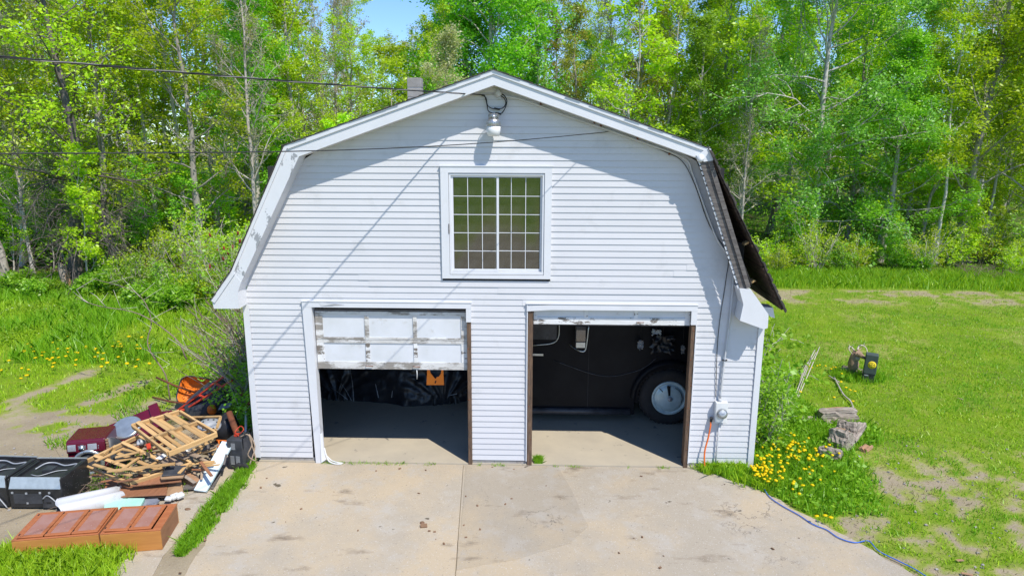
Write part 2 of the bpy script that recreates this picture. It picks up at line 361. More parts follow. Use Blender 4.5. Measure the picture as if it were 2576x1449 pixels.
# ------------------------------------------------------------------ the ground: one sheet to the horizon
def apron_right(y):
    return np.interp(y, [-14, -4.3, -2.93, -2.04, -.89, -.05], [12.5, 6.35, 5.485, 5.01, 4.27, 3.34])
def seg_d(x, y, a, b):
    ax, ay = a; bx, by = b; t = np.clip(((x - ax) * (bx - ax) + (y - ay) * (by - ay)) / ((bx - ax) ** 2 + (by - ay) ** 2), 0, 1)
    return np.hypot(x - ax - t * (bx - ax), y - ay - t * (by - ay))
def ss(e0, e1, v): 
    t = np.clip((v - e0) / (e1 - e0), 0, 1); return t * t * (3 - 2 * t)
def cover_of(x, y):
    """0 bare earth .. 1 closed turf"""
    n = fbm(x * .55, y * .55); n2 = fbm(x * 1.7 + 31, y * 1.7)
    # right lawn
    n3 = fbm(x * 4.3 + 7, y * 4.3)
    bare = .92 * ss(.45, .66, n * .22 + n2 * .38 + n3 * .40 + .11 * ss(8.5, 3, np.abs(x - 8.6) + np.abs(y + 2.0)) - .05)
    bare = bare * ss(1.6, -.6, y - (x - 6) * .12)
    strip = .8 * ss(11.2, 12.6, y) * ss(14.6, 14.2, y) * ss(.38, .60, n2 * .4 + n * .25 + n3 * .35 + .03)
    spots = .45 * ss(.54, .72, n * .5 + n3 * .5) * ss(1, 4, y)
    right = 1 - np.clip(np.maximum(np.maximum(bare, strip), spots), 0, 1)
    right = np.where((x < 6.6) & (y > -1.4) & (y < 2.6), np.maximum(right, ss(6.6, 6.0, x + .25 * (n - .5) + np.clip(-y - .2, 0, 9) * .4)), right)
    # left side: gravel drive, grass beyond it, two wheel tracks
    edge = (y - (1.9 + .3 * (x + 9))) * .8 + 1.8 * (n - .5) + 1.0 * (n2 - .5)
    left = ss(-.5, .5, edge)
    tr = np.minimum(seg_d(x, y, (-10.9, .2), (-10.0, 4.6)), seg_d(x, y, (-9.9, -.2), (-8.4, 3.9)))
    left = left * (.12 + .88 * ss(.06, .40, tr + .2 * (n2 - .5) + .4 * (fbm(x * 5, y * 5) - .5)))
    left = np.maximum(left, .8 * ss(.60, .70, n2) * ss(-3.4, -.5, edge))
    left = np.maximum(left, ss(-2.55, -2.95, y + .4 * (n - .5)) * ss(-4.8, -5.3, x))
    c = np.where(x < -4.3, left, right)
    c = np.where((x > -4.6) & (x < apron_right(y)) & (y < .1), 0, c)
    c = np.where((np.abs(x) < 4.3) & (y > -.05) & (y < 9.3), 0, c)
    c = np.where(y < -8, np.clip(ss(.35, .6, n) * .5 + ss(-22, -50, y), 0, 1), c)
    return c
def wood_of(x, y):
    return np.where(x < -2, ss(15.2, 17.5, y + .35 * (x + 16) * (x > -16) * -.25), ss(17.2, 19.5, y))
def height_of(x, y):
    h = .05 * (fbm(x * .3 + 5, y * .3) - .5) + .02 * (fbm(x * 2.2, y * 2.2 + 3) - .5)
    keep = ss(4.2, 7, np.maximum(np.abs(x) , 0)) * 1.0
    near = ss(6.5, 9.5, np.abs(x)) + ss(9.5, 12, y)
    h = h * np.clip(near, 0, 1) + .9 * ss(18, 45, y) * fbm(x * .06, y * .06) + np.where(x < -3, .5 * ss(12, 26, y), 0)
    return h - .004
gx = np.concatenate([np.linspace(-300, -27, 24)[:-1], np.arange(-27, 27.01, .17), np.linspace(27, 300, 24)[1:]])
gy = np.concatenate([np.linspace(-300, -6, 20)[:-1], np.arange(-6, 27.01, .17), np.linspace(27, 300, 22)[1:]])
GX, GY = np.meshgrid(gx, gy); nx, ny = len(gx), len(gy)
GZ = height_of(GX, GY)
idx = np.arange(nx * ny).reshape(ny, nx)
GF = np.stack([idx[:-1, :-1], idx[:-1, 1:], idx[1:, 1:], idx[1:, :-1]], -1).reshape(-1, 4)
gme = np_mesh('ground', np.stack([GX, GY, GZ], -1).reshape(-1, 3), GF, True)
cov = cover_of(GX, GY).ravel(); wd = wood_of(GX, GY).ravel()
at = gme.color_attributes.new('cover', 'FLOAT_COLOR', 'POINT')
at.data.foreach_set('color', np.stack([cov, wd, np.zeros_like(cov), np.ones_like(cov)], -1).astype(np.float32).ravel())
def ground_mat():
    m = bpy.data.materials.new('earth_and_turf'); m.use_nodes = True; nt = m.node_tree; b = nt.nodes['Principled BSDF']
    b.inputs['Roughness'].default_value = .95; b.inputs['Specular IOR Level'].default_value = .15
    a = _n(nt, 'ShaderNodeVertexColor', layer_name='cover'); sp = _n(nt, 'ShaderNodeSeparateColor'); nt.links.new(a.outputs[0], sp.inputs[0])
    dirt = mixcol(nt, ramp(nt, noise(nt, .9, 6, .7), .35, .65), (.38, .315, .215), (.28, .23, .16))
    dirt = mixcol(nt, ramp(nt, noise(nt, 26, 4, .8), .60, .68), dirt, (.42, .38, .33))
    dirt = mixcol(nt, ramp(nt, noise(nt, 9, 5, .8), .60, .72), dirt, (.15, .115, .085))
    turf = mixcol(nt, ramp(nt, noise(nt, .7, 6, .7), .35, .65), (.20, .29, .016), (.11, .215, .012))
    turf = mixcol(nt, ramp(nt, noise(nt, 3.5, 6, .75), .52, .72), turf, (.25, .27, .05))
    turf = mixcol(nt, ramp(nt, noise(nt, 18, 5, .8), .55, .75), turf, (.06, .11, .012))
    f = _n(nt, 'ShaderNodeMath', operation='ADD'); nt.links.new(sp.outputs[0], f.inputs[0])
    k = _n(nt, 'ShaderNodeMath', operation='MULTIPLY_ADD'); nt.links.new(noise(nt, 7, 6, .8), k.inputs[0]); k.inputs[1].default_value = 1.3; k.inputs[2].default_value = -.65
    nt.links.new(k.outputs[0], f.inputs[1])
    straw = mixcol(nt, ramp(nt, noise(nt, 6, 6, .75), .4, .62), (.31, .31, .09), (.20, .27, .035))
    col = mixcol(nt, ramp(nt, f.outputs[0], .15, .5), dirt, straw)
    col = mixcol(nt, ramp(nt, f.outputs[0], .45, .95), col, turf)
    fl = mixcol(nt, ramp(nt, noise(nt, 1.3, 7, .75), .3, .5), (.14, .085, .05), (.06, .11, .014))
    fl = mixcol(nt, ramp(nt, noise(nt, 14, 4, .8), .62, .75), fl, (.20, .14, .08))
    col = mixcol(nt, sp.outputs[1], col, fl)
    nt.links.new(col, b.inputs['Base Color'])
    bp = _n(nt, 'ShaderNodeBump'); bp.inputs['Strength'].default_value = .6; bp.inputs['Distance'].default_value = .03
    nt.links.new(noise(nt, 22, 6, .75), bp.inputs['Height']); nt.links.new(bp.outputs[0], b.inputs['Normal'])
    return m
ground = link('ground', gme, ground_mat()); tag(ground, kind='structure')

# concrete: the apron is three pours, a narrow old slab lies beside it, the floor runs on into the garage
def concrete_mat(tone=1.0):
    m = bpy.data.materials.new('weathered_apron_concrete'); m.use_nodes = True; nt = m.node_tree; b = nt.nodes['Principled BSDF']
    b.inputs['Roughness'].default_value = .93; b.inputs['Specular IOR Level'].default_value = .2
    c = mixcol(nt, ramp(nt, noise(nt, .45, 6, .62), .42, .56), (.46, .375, .265), (.385, .335, .265))
    c = mixcol(nt, ramp(nt, noise(nt, 1.6, 7, .7), .5, .66), c, (.42, .38, .325))
    c = mixcol(nt, ramp(nt, noise(nt, 1.1, 5, .6, sc=(1, 2.2, 1)), .60, .72), c, (.23, .185, .135))
    c = mixcol(nt, ramp(nt, noise(nt, 34, 3, .7), .63, .70), c, (.22, .195, .165))
    c = mixcol(nt, ramp(nt, noise(nt, 52, 3, .7), .62, .68), c, (.56, .53, .49))
    c = mixcol(nt, ramp(nt, noise(nt, 3.2, 4, .5), .70, .725), c, (.11, .09, .06))
    oi = _n(nt, 'ShaderNodeObjectInfo'); hs = _n(nt, 'ShaderNodeHueSaturation'); mr = _n(nt, 'ShaderNodeMapRange'); mr.inputs[3].default_value = .97 * tone; mr.inputs[4].default_value = 1.03 * tone
    ck = _n(nt, 'ShaderNodeMath', operation='SUBTRACT'); nt.links.new(noise(nt, .55, 9, .62), ck.inputs[0]); ck.inputs[1].default_value = .5
    ab = _n(nt, 'ShaderNodeMath', operation='ABSOLUTE'); nt.links.new(ck.outputs[0], ab.inputs[0])
    cr = _n(nt, 'ShaderNodeMath', operation='MULTIPLY'); nt.links.new(ramp(nt, ab.outputs[0], .0035, .0008), cr.inputs[0]); nt.links.new(ramp(nt, noise(nt, .35, 2, .5), .60, .66), cr.inputs[1])
    c = mixcol(nt, cr.outputs[0], c, (.13, .11, .09))
    nt.links.new(oi.outputs['Random'], mr.inputs[0]); nt.links.new(mr.outputs[0], hs.inputs['Value']); nt.links.new(c, hs.inputs['Color'])
    nt.links.new(hs.outputs[0], b.inputs['Base Color'])
    bp = _n(nt, 'ShaderNodeBump'); bp.inputs['Strength'].default_value = .5; bp.inputs['Distance'].default_value = .012
    nt.links.new(noise(nt, 45, 5, .75), bp.inputs['Height']); nt.links.new(bp.outputs[0], b.inputs['Normal'])
    return m
M_['apron'] = concrete_mat()
apron = thing('concrete_apron', None, None); tag(apron, kind='structure')
def wavy(pts, amp=.02, step=.25, seed=1):
    r = random.Random(seed); out = []
    for i in range(len(pts) - 1):
        a = Vector((*pts[i], 0)); b = Vector((*pts[i + 1], 0)); n = max(1, int((b - a).length / step)); d = (b - a).normalized(); q = Vector((-d.y, d.x, 0))
        for k in range(n):
            p = a + (b - a) * k / n + q * (r.uniform(-amp, amp) if k else 0); out.append((p.x, p.y))
    return out + [tuple(pts[-1])]
SL = -.62; SR = 1.75
def slab(poly, z0, z1, parent, name='slab', m=None): 
    return MB().prism(poly, z0, z1, 'z').build(name, m or M_['apron'], parent)
jl = [(-.63, -.18), (-.45, -3.1), (-.2, -7), (.1, -13)]
slab(wavy([(-4.2, -.03), (-4.22, -.25), (-3.98, -2.97), (-3.85, -4.5), (-3.6, -13)], .03, .2, 3) + [(.09, -13), (-.215, -7), (-.462, -3.1), (-.637, -.18), (-.64, -.03)], -.08, .014, apron)
slab([(-.626, -.03)] + jl[:] + wavy([(12, -13), (6.35, -4.3), (5.485, -2.93), (5.01, -2.04), (4.27, -.89), (3.5, -.1), (3.4, -.03)], .05, .2, 4), -.08, .012, apron)
M_['apron_patch'] = concrete_mat(.91)
slab(wavy([(-.60, -.032), (-.452, -3.0), (.3, -2.75), (1.05, -2.35), (1.36, -1.9), (1.22, -1.1), (.98, -.032)], .015, .3, 5), -.06, .018, apron, 'patched_slab', M_['apron_patch'])
old_slab = link('old_concrete_slab', MB().prism(wavy([(-4.36, .25), (-4.52, -1.5), (-4.40, -3.0), (-4.25, -5)], .04, .2, 8) + wavy([(-5.3, -5), (-5.45, -3.0), (-5.2, -2.2), (-5.3, -1), (-5.1, .25)], .08, .25, 9), -.08, .010, 'z').mesh('old_concrete_slab'), M_['apron']); tag(old_slab, kind='structure')
floor = link('garage_floor', MB().box(-4.2, 4.25, -.022, 9.0, -.08, .035).mesh('garage_floor'), M_['floor']); tag(floor, kind='structure')

# ------------------------------------------------------------------ the garage
G = thing('garage', 'white gambrel roofed garage with two open vehicle doors and an upstairs window', 'garage')
RZ, KNL, KNR = (-.09, 6.502), (-3.28, 5.395), (3.125, 5.381)
KIL, TIL, KIR, TIR = (-4.26, 3.44), (-4.62, 2.962), (4.20, 3.40), (4.462, 2.896)
INL = [(-.08, 6.287), (-3.07, 5.235), (-4.12, 3.27), (-4.19, 3.10), (-4.19, 2.83)]
INR = [(-.08, 6.287), (3.037, 5.216), (3.93, 3.28), (4.05, 3.0), (4.30, 2.60)]
def lim_l(z): return -4.25 if z < 2.83 else float(np.interp(z, [2.83, 3.10, 3.27, 5.235, 6.287], [-4.19, -4.19, -4.12, -3.07, -.08]))
def lim_r(z): return 4.30 if z < 2.60 else float(np.interp(z, [2.60, 3.0, 3.28, 5.216, 6.287], [4.30, 4.05, 3.93, 3.037, -.08]))
DEEP = 9.0
# siding: every course its own board, lip proud at the bottom
CH = .1016
def course(x0b, x1b, x0t, x1t, z0, z1):
    yb, yt = -.016, -.004
    return MB().add([(x0b, yb, z0), (x1b, yb, z0), (x1t, yt, z1), (x0t, yt, z1), (x0b, yb + .005, z0), (x1b, yb + .005, z0), (x1t, .004, z1), (x0t, .004, z1)],
                    [(0, 1, 2, 3), (4, 7, 6, 5), (0, 4, 5, 1), (3, 2, 6, 7), (0, 3, 7, 4), (1, 5, 6, 2)])
rs = random.Random(11)
z = .10
while z < 6.22:
    z1 = z + CH; zm = z + CH / 2
    cuts = []
    if zm < 2.875: cuts = [(-3.255, -.492), (.43, 3.19)]
    elif 3.295 < zm < 5.075: cuts = [(-.942, .808)]
    xs = [lim_l(zm)] + [c for p in cuts for c in p] + [lim_r(zm)]
    for i in range(0, len(xs), 2):
        a, b = xs[i], xs[i + 1]
        if b - a < .06: continue
        e0b, e0t = (lim_l(z), lim_l(z1)) if i == 0 else (a, a)
        e1b, e1t = (lim_r(z), lim_r(z1)) if i == len(xs) - 2 else (b, b)
        j = rs.uniform(a + .8, b - .8) if (b - a > 3 and rs.random() < .6) else None
        if j is None: course(e0b, e1b, e0t, e1t, z, z1 - .001).build('siding_board', M_['vinyl'], G)
        else:
            course(e0b, j, e0t, j, z, z1 - .001).build('siding_board', M_['vinyl'], G)
            o = course(j - .004, e1b, j - .004, e1t, z, z1 - .001).build('siding_board', M_['vinyl'], G); o.location.y -= .004
    z = z1
# the wall behind the boards
w = MB()
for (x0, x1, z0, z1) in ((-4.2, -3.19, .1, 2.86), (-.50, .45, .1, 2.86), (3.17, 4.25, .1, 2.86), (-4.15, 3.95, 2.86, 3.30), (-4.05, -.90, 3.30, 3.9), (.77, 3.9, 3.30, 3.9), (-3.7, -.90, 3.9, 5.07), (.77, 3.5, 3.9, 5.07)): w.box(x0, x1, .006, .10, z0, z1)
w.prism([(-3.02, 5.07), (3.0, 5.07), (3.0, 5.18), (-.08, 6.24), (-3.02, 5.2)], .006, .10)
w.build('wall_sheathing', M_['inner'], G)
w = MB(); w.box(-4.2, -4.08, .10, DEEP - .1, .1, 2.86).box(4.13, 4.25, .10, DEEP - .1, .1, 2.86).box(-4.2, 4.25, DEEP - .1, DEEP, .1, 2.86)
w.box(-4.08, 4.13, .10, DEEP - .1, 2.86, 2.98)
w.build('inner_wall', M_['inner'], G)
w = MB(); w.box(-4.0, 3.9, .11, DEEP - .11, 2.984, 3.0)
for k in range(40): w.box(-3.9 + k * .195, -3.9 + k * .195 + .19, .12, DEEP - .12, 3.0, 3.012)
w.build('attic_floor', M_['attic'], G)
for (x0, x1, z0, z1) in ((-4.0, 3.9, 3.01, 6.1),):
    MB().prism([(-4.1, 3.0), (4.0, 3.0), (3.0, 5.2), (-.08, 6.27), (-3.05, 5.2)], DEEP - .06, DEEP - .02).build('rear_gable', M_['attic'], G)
s = MB()
for k in range(25):
    zz = .1 + k * CH
    s.add([(-4.23, .02, zz), (-4.23, DEEP, zz), (-4.205, DEEP, zz + CH), (-4.205, .02, zz + CH)], [(0, 3, 2, 1)])
    s.add([(4.275, .02, zz), (4.275, DEEP, zz), (4.255, DEEP, zz + CH), (4.255, .02, zz + CH)], [(0, 1, 2, 3)])
tag(s.build('side_siding', M_['vinyl'], G), kind='stuff')
# foundation blocks along the front and corner posts
xx = -4.2
for (x0, x1) in ((-4.2, -3.22), (-.5, .45), (3.2, 4.26)):
    xx = x0
    while xx < x1 - .05:
        e = min(xx + .39, x1); MB().box(xx + .003, e - .003, .0, .12, -.05, .096).build('foundation_block', M_['block'], G); xx = e
MB().box(-4.262, -4.165, -.034, -.0225, .095, 2.83).box(-4.262, -4.25, -.0225, .07, .095, 2.83).build('corner_post', M_['trim'], G)
MB().box(4.215, 4.312, -.034, -.0225, .04, 2.66).box(4.30, 4.312, -.0225, .07, .04, 2.66).build('corner_post', M_['trim'], G)

# roof: sheathing, shingles in courses, rake boards, soffits, eave returns
def off(p, q, d):
    v = Vector((q[0] - p[0], q[1] - p[1])).normalized(); return (-v.y * d, v.x * d)
YF = -.34
def roof_side(pts, loose=()):
    """shingle courses over decking; the slopes listed in loose have bare boards instead of a closed deck"""
    for i in range(len(pts) - 1):
        p, q = pts[i], pts[i + 1]
        n = Vector((q[1] - p[1], -(q[0] - p[0]))).normalized()
        if n.y < 0: n = -n
        L = math.hypot(q[0] - p[0], q[1] - p[1]); nb = max(1, round(L / .2)); sh = MB()
        at = lambda t, d: (p[0] + (q[0] - p[0]) * t + n.x * d, p[1] + (q[1] - p[1]) * t + n.y * d)
        for k in range(nb + 1):
            t0 = k / (nb + 1); t1 = min((k + 1.25) / (nb + 1), 1.012)
            sh.prism([at(t0, .002), at(t0, .008), at(t1, .022), at(t1, .010)], YF - .03 - rs.uniform(0, .018), DEEP + .3)
        tag(sh.build('shingles', M_['shingle'], G), kind='stuff')
        if i not in loose: MB().prism([at(0, 0), at(1, 0), at(1, -.025), at(0, -.025)], YF + .04, DEEP + .28).build('roof_deck', M_['sheath'], G)
        else:
            for k in range(nb):
                d = -.022 - rs.uniform(0, .008); t0, t1 = (k + .02) / nb, (k + .97) / nb
                MB().prism([at(t0, 0), at(t1, 0), at(t1, d), at(t0, d)], YF - .005 - rs.uniform(0, .02), DEEP + .28).build('roof_board', M_['sheath'], G)
roof_side([RZ, KNL, KIL, TIL]); roof_side([RZ, KNR, KIR, TIR], (1, 2))
def lerp2(a, b, t): return (a[0] + (b[0] - a[0]) * t, a[1] + (b[1] - a[1]) * t)
# fascia on the rakes: a wide board with a narrow crown strip proud of it
def rake(outer_a, outer_b, inner_b, inner_a, m, crown=.28, name='rake_board'):
    ca, cb = lerp2(outer_a, inner_a, crown), lerp2(outer_b, inner_b, crown)
    MB().prism([ca, cb, inner_b, inner_a], YF, YF + .02).build(name, m, G)
    MB().prism([outer_a, outer_b, cb, ca], YF - .022, YF + .02).build('crown_strip', M_['trim'], G)
rake(RZ, KNL, INL[1], INL[0], M_['trim'])
rake(KNL, KIL, INL[2], INL[1], M_['trim_worn'], .2)
rake(RZ, KNR, INR[1], INR[0], M_['trim'])
MB().prism([lerp2(KIL, INL[2], 0), TIL, (-4.60, 2.826), (-4.19, 2.83), (-4.19, 3.10), INL[2]], YF - .004, -.006).build('eave_return', M_['trim'], G)
MB().prism([(TIL[0] - .01, TIL[1]), (KIL[0] - .006, KIL[1]), (KIL[0] + .055, KIL[1] - .035), (TIL[0] + .05, TIL[1] - .035)], YF - .024, YF - .004).build('crown_strip', M_['trim'], G)
# soffits in short panels
def soffit(a, b, m, n):
    for k in range(n):
        p, q = lerp2(a, b, (k + .004) / n), lerp2(a, b, (k + .996) / n); v = Vector((q[0] - p[0], q[1] - p[1])).normalized(); nn = (-v.y, v.x)
        if nn[1] < 0: nn = (v.y, -v.x)
        MB().prism([p, q, (q[0] + nn[0] * .012, q[1] + nn[1] * .012), (p[0] + nn[0] * .012, p[1] + nn[1] * .012)], YF + .02, -.002).build('soffit_panel', m, G)
soffit(INL[0], INL[1], M_['vinyl'], 9); soffit(INL[1], INL[2], M_['vinyl'], 7); soffit(INR[0], INR[1], M_['vinyl'], 9)
for k in range(22):
    t = rs.random(); a = lerp2(KNR, KIR, t) if k % 3 else lerp2(KIR, TIR, t); v = Vector((KIR[0] - KNR[0], KIR[1] - KNR[1])).normalized(); l_ = rs.uniform(.05, .14)
    MB().prism([(a[0] + .004, a[1]), (a[0] + v.x * l_ + .004, a[1] + v.y * l_), (a[0] + v.x * l_ * .8 + .03, a[1] + v.y * l_ * .8 + .02), (a[0] + .026, a[1] + .012)], YF - .05 - rs.uniform(.0, .045), YF - .02).build('torn_shingle', M_['shingle'], G)
# bent knuckle cap and the bare board that has come away on the right
MB().lathe([(.0, -.03), (.05, -.028), (.068, -.006), (.055, .02), (0, .03)], 7, Matrix.Translation((3.03, YF - .02, 5.235)) @ Matrix.Rotation(math.pi / 2, 4, 'X') @ Matrix.Rotation(.4, 4, 'Z')).build('crumpled_cap', M_['trim'], G)
MB().prism([(2.96, 5.27), (3.15, 5.40), (3.20, 5.33), (3.215, 5.20), (3.08, 5.18)], YF - .03, YF + .01).build('crumpled_cap', M_['trim'], G)
rb = [yp(*q, YF) for q in ((1760, 405), (1783, 398), (1880, 724), (1862, 727))]
MB().prism([(q.x, q.z) for q in rb], YF, YF + .04).build('bare_rake_board', M_['greywood'], G)
rb = [yp(*q, YF) for q in ((1777, 398), (1789, 397), (1887, 721), (1877, 724))]
MB().prism([(q.x, q.z) for q in rb], YF - .028, YF - .002).build('bare_crown_board', M_['greywood'], G)
# torn trim edge with teeth, and the small blocks that held the fascia
for k in range(26):
    a, b = lerp2((3.035, 5.19), (3.775, 3.21), k / 26), lerp2((3.035, 5.19), (3.775, 3.21), (k + rs.uniform(.5, .9)) / 26)
    MB().prism([a, b, (b[0] - .028, b[1] - .008), (a[0] - .034, a[1] - .01)], YF + .012, YF + .018).build('torn_trim_tooth', M_['trim'], G)
for (px, py, s_) in ((1880, 612, .06), (1888, 712, .075)):
    c = yp(px, py, -.2); MB().prism([(c.x - s_, c.z - s_ * .5), (c.x + s_ * .9, c.z + s_ * .6), (c.x + s_ * .4, c.z + s_ * .8), (c.x - s_ * .9, c.z + s_ * .1)], -.26, -.12).build('lookout_block', M_['pine'], G)
MB().prism([(3.752, 3.235), (3.93, 3.225), (4.24, 2.82), (4.245, 2.60), (4.19, 2.575), (3.80, 2.715), (3.835, 2.98)], YF - .02, -.05).build('hanging_eave_return', M_['trim'], G)
MB().prism([(4.20, 2.90), (4.36, 2.89), (4.40, 2.72), (4.33, 2.74)], -.2, .05).build('loose_flashing', M_['trim'], G)
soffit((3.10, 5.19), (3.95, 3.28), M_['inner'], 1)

# chimney of square blocks coming through the left slope
ch = thing('chimney', 'square grey block chimney rising behind the left roof slope', 'chimney', (-2.14, 5.15, 5.6))
for k in range(6):
    z0 = 5.55 + k * .21
    bevel(MB().box(-2.30, -1.98, 5.0, 5.3, z0, z0 + (.200 if k < 5 else .21)).build('block', M_['block'], ch), .012, 2)
MB().box(-2.292, -1.988, 5.008, 5.292, 5.56, 6.75).build('mortar', M_['drum'], ch)

# window
W = MB()
wx0, wx1, wz0, wz1 = -.945, .812, 3.292, 5.083; t = .125
W.box(wx0, wx1, -.05, -.006, wz1 - t * .8, wz1).box(wx0, wx1, -.05, -.006, wz0, wz0 + .06).box(wx0, wx0 + t, -.0495, -.006, wz0 + .06, wz1 - t * .8).box(wx1 - t * .9, wx1, -.0495, -.006, wz0 + .06, wz1 - t * .8)
win = W.build('window', M_['trim'], G)
MB().box(wx0 - .012, wx1 + .012, -.062, -.004, wz1, wz1 + .014).build('drip_cap', M_['trim'], win)
ax0, ax1, az0, az1 = -.815, .695, 3.36, 4.975
MB().box(ax0, ax1, -.035, .06, az1 - .03, az1).box(ax0, ax1, -.04, .06, az0, az0 + .045).box(ax0, ax0 + .03, -.034, .06, az0 + .045, az1 - .03).box(ax1 - .03, ax1, -.034, .06, az0 + .045, az1 - .03).build('frame', M_['trim'], win)
mid = (ax0 + ax1) / 2
MB().box(wx0 + .115, wx0 + .128, -.056, -.034, 4.02, 4.18).build('latch', M_['greywood'], win)
pane_me = {}
for (sx0, sx1, sy) in ((ax0 + .03, mid + .034, .004), (mid - .034, ax1 - .03, .034)):
    st = .035; gz0, gz1 = az0 + .05 + st, az1 - .03 - st
    MB().box(sx0, sx1, sy - .012, sy + .012, gz1, gz1 + st).box(sx0, sx1, sy - .012, sy + .012, gz0 - st, gz0).box(sx0, sx0 + st, sy - .0118, sy + .0118, gz0, gz1).box(sx1 - st, sx1, sy - .0118, sy + .0118, gz0, gz1).build('sash', M_['trim'], win)
    px0, px1 = sx0 + st, sx1 - st; cw, chh = (px1 - px0) / 3, (gz1 - gz0) / 5
    for i in range(1, 3): MB().box(px0 + cw * i - .005, px0 + cw * i + .005, sy - .009, sy + .009, gz0, gz1).build('muntin', M_['trim'], win)
    for j in range(1, 5): MB().box(px0, px1, sy - .0095, sy + .0085, gz0 + chh * j - .005, gz0 + chh * j + .005).build('muntin', M_['trim'], win)
    key = round(cw, 3)
    me = MB().box(-cw / 2 + .008, cw / 2 - .008, -.002, .002, -chh / 2 + .008, chh / 2 - .008).mesh('pane')
    for i in range(3):
        for j in range(5): link('pane', me, M_['glass'], win, Matrix.Translation((px0 + cw * (i + .5), sy + .002 * math.sin(i * 3 + j), gz0 + chh * (j + .5))) @ Matrix.Rotation(math.radians(rs.uniform(-.25, .25)), 4, 'X'))

# door surrounds
MB().box(-3.27, -.48, -.05, -.004, 2.79, 2.885).build('door_trim', M_['trim'], G)
MB().box(-3.28, -.47, -.06, -.004, 2.885, 2.899).build('drip_cap', M_['trim'], G)
o = MB().add([(-3.27, -.048, 2.79), (-3.115, -.048, 2.79), (-3.09, -.05, .02), (-3.20, -.05, .0), (-3.27, .0, 2.79), (-3.115, .12, 2.79), (-3.09, .12, .02), (-3.20, .0, .0)],
             [(0, 3, 2, 1), (1, 2, 6, 5), (0, 4, 7, 3), (4, 5, 6, 7), (0, 1, 5, 4), (3, 7, 6, 2)]).build('door_trim', M_['trim'], G)
MB().add([(-3.10, -.056, .55), (-3.06, -.04, .58), (-3.055, -.03, .25), (-3.02, -.05, .08), (-3.10, -.07, .03)], [(0, 4, 3, 2, 1)]).build('torn_cladding', M_['trim'], G)
MB().add([(-2.99, -.052, 2.885), (-2.72, -.075, 2.86), (-2.55, -.054, 2.83), (-2.75, -.056, 2.82), (-2.95, -.054, 2.81)], [(0, 4, 3, 2, 1)]).build('bent_trim', M_['trim'], G)
MB().box(-.565, -.48, -.048, -.004, 2.56, 2.79).build('door_trim', M_['trim'], G)
bevel(MB().box(-.555, -.487, -.03, .13, .0, 2.56).build('door_jamb', M_['barewood'], G))
MB().box(.85, 3.205, -.05, -.004, 2.782, 2.872).build('door_trim', M_['trim'], G)
MB().add([(.43, -.055, 2.845), (.86, -.053, 2.868), (.86, -.053, 2.785), (.43, -.055, 2.755), (.43, -.02, 2.845), (.86, -.02, 2.868), (.86, -.02, 2.785), (.43, -.02, 2.755)], [(0, 3, 2, 1), (0, 1, 5, 4), (2, 3, 7, 6), (0, 4, 7, 3)]).build('bent_trim', M_['trim'], G)
MB().box(.42, 3.215, -.06, -.004, 2.877, 2.891).build('drip_cap', M_['trim'], G)
MB().box(.432, .448, -.045, -.004, .1, 2.87).build('trim_edge', M_['trim'], G)
bevel(MB().box(.45, .535, -.03, .13, .0, 2.765).build('door_jamb', M_['barewood'], G))
MB().box(3.11, 3.205, -.048, -.004, 2.55, 2.782).build('door_trim', M_['trim'], G)
bevel(MB().box(3.125, 3.20, -.03, .13, .0, 2.55).build('door_jamb', M_['barewood'], G))
MB().box(3.195, 3.21, -.045, -.004, .1, 2.55).build('trim_edge', M_['trim'], G)
for (jx, zs) in ((3.163, (.35, .8, 1.1, 1.5, 1.95, 2.3, 2.45)), (.495, (1.1, .5, 2.0)), (-.52, (1.2, 2.1, .7))):
    for zz in zs: MB().lathe([(.0, 0), (.011, .001), (.008, .004), (0, .005)], 7, Matrix.Translation((jx + rs.uniform(-.02, .02), -.0305, zz)) @ Matrix.Rotation(math.pi / 2, 4, 'X')).build('nail_head', M_['rust'], G)

# overhead doors: rails, stiles and sunk panels
def door_section(d, x0, x1, z0, z1, y, stiles, rail_b, rail_t, mrail, mstile, mpan):
    MB().box(x0, x1, y, y + .04, z0, z0 + rail_b).build('rail', mrail, d)
    if rail_t: MB().box(x0, x1, y, y + .04, z1 - rail_t, z1).build('rail', mrail, d)
    n = len(stiles)
    for a, b in stiles: MB().box(a, b, y + .0015, y + .038, z0 + rail_b, z1 - rail_t).build('stile', mstile, d)
    for (a, b), (c, e) in zip(stiles[:-1], stiles[1:]):
        MB().box(b, c, y + .016, y + .026, z0 + rail_b, z1 - rail_t).build('panel', mpan, d)
dl = thing('garage_door', None, None); dl.parent = G; del_ = None
dl['label'] = 'left overhead door half lowered, peeling white with six panels'
L0, L1 = -3.095, -.56
st = lambda w0: [(L0, L0 + .12), (-2.27, -2.20), (-1.46, -1.40), (L1 - .10, L1)]
MB().box(L0, L1, .06, .10, 2.70, 2.735).build('top_strip', M_['greywood'], dl)
door_section(dl, L0, L1, 2.22, 2.70, .045, st(0), .035, .055, M_['peel_heavy'], M_['peel_heavy'], M_['panel'])
door_section(dl, L0, L1, 1.70, 2.215, .05, st(0), .125, .06, M_['peel_heavy'], M_['peel'], M_['panel'])
for hx in (-2.22, -1.42): tube_obj('handle', [(hx - .06, .05, 1.755), (hx - .055, .02, 1.76), (hx + .055, .02, 1.76), (hx + .06, .05, 1.755)], .006, M_['rust'], dl, 5)
dr = thing('garage_door', None, None); dr.parent = G
dr['label'] = 'right overhead door almost fully raised, only its lowest section showing'
R0, R1 = .545, 3.115
door_section(dr, R0, R1, 2.515, 2.80, .05, [(R0, R0 + .06), (1.38, 1.44), (2.20, 2.26), (R1 - .08, R1)], .115, .02, M_['peel'], M_['peel'], M_['panel'])
MB().box(R0, R1, .055, .085, 2.495, 2.513).build('rubber_seal', M_['rubber'], dr)
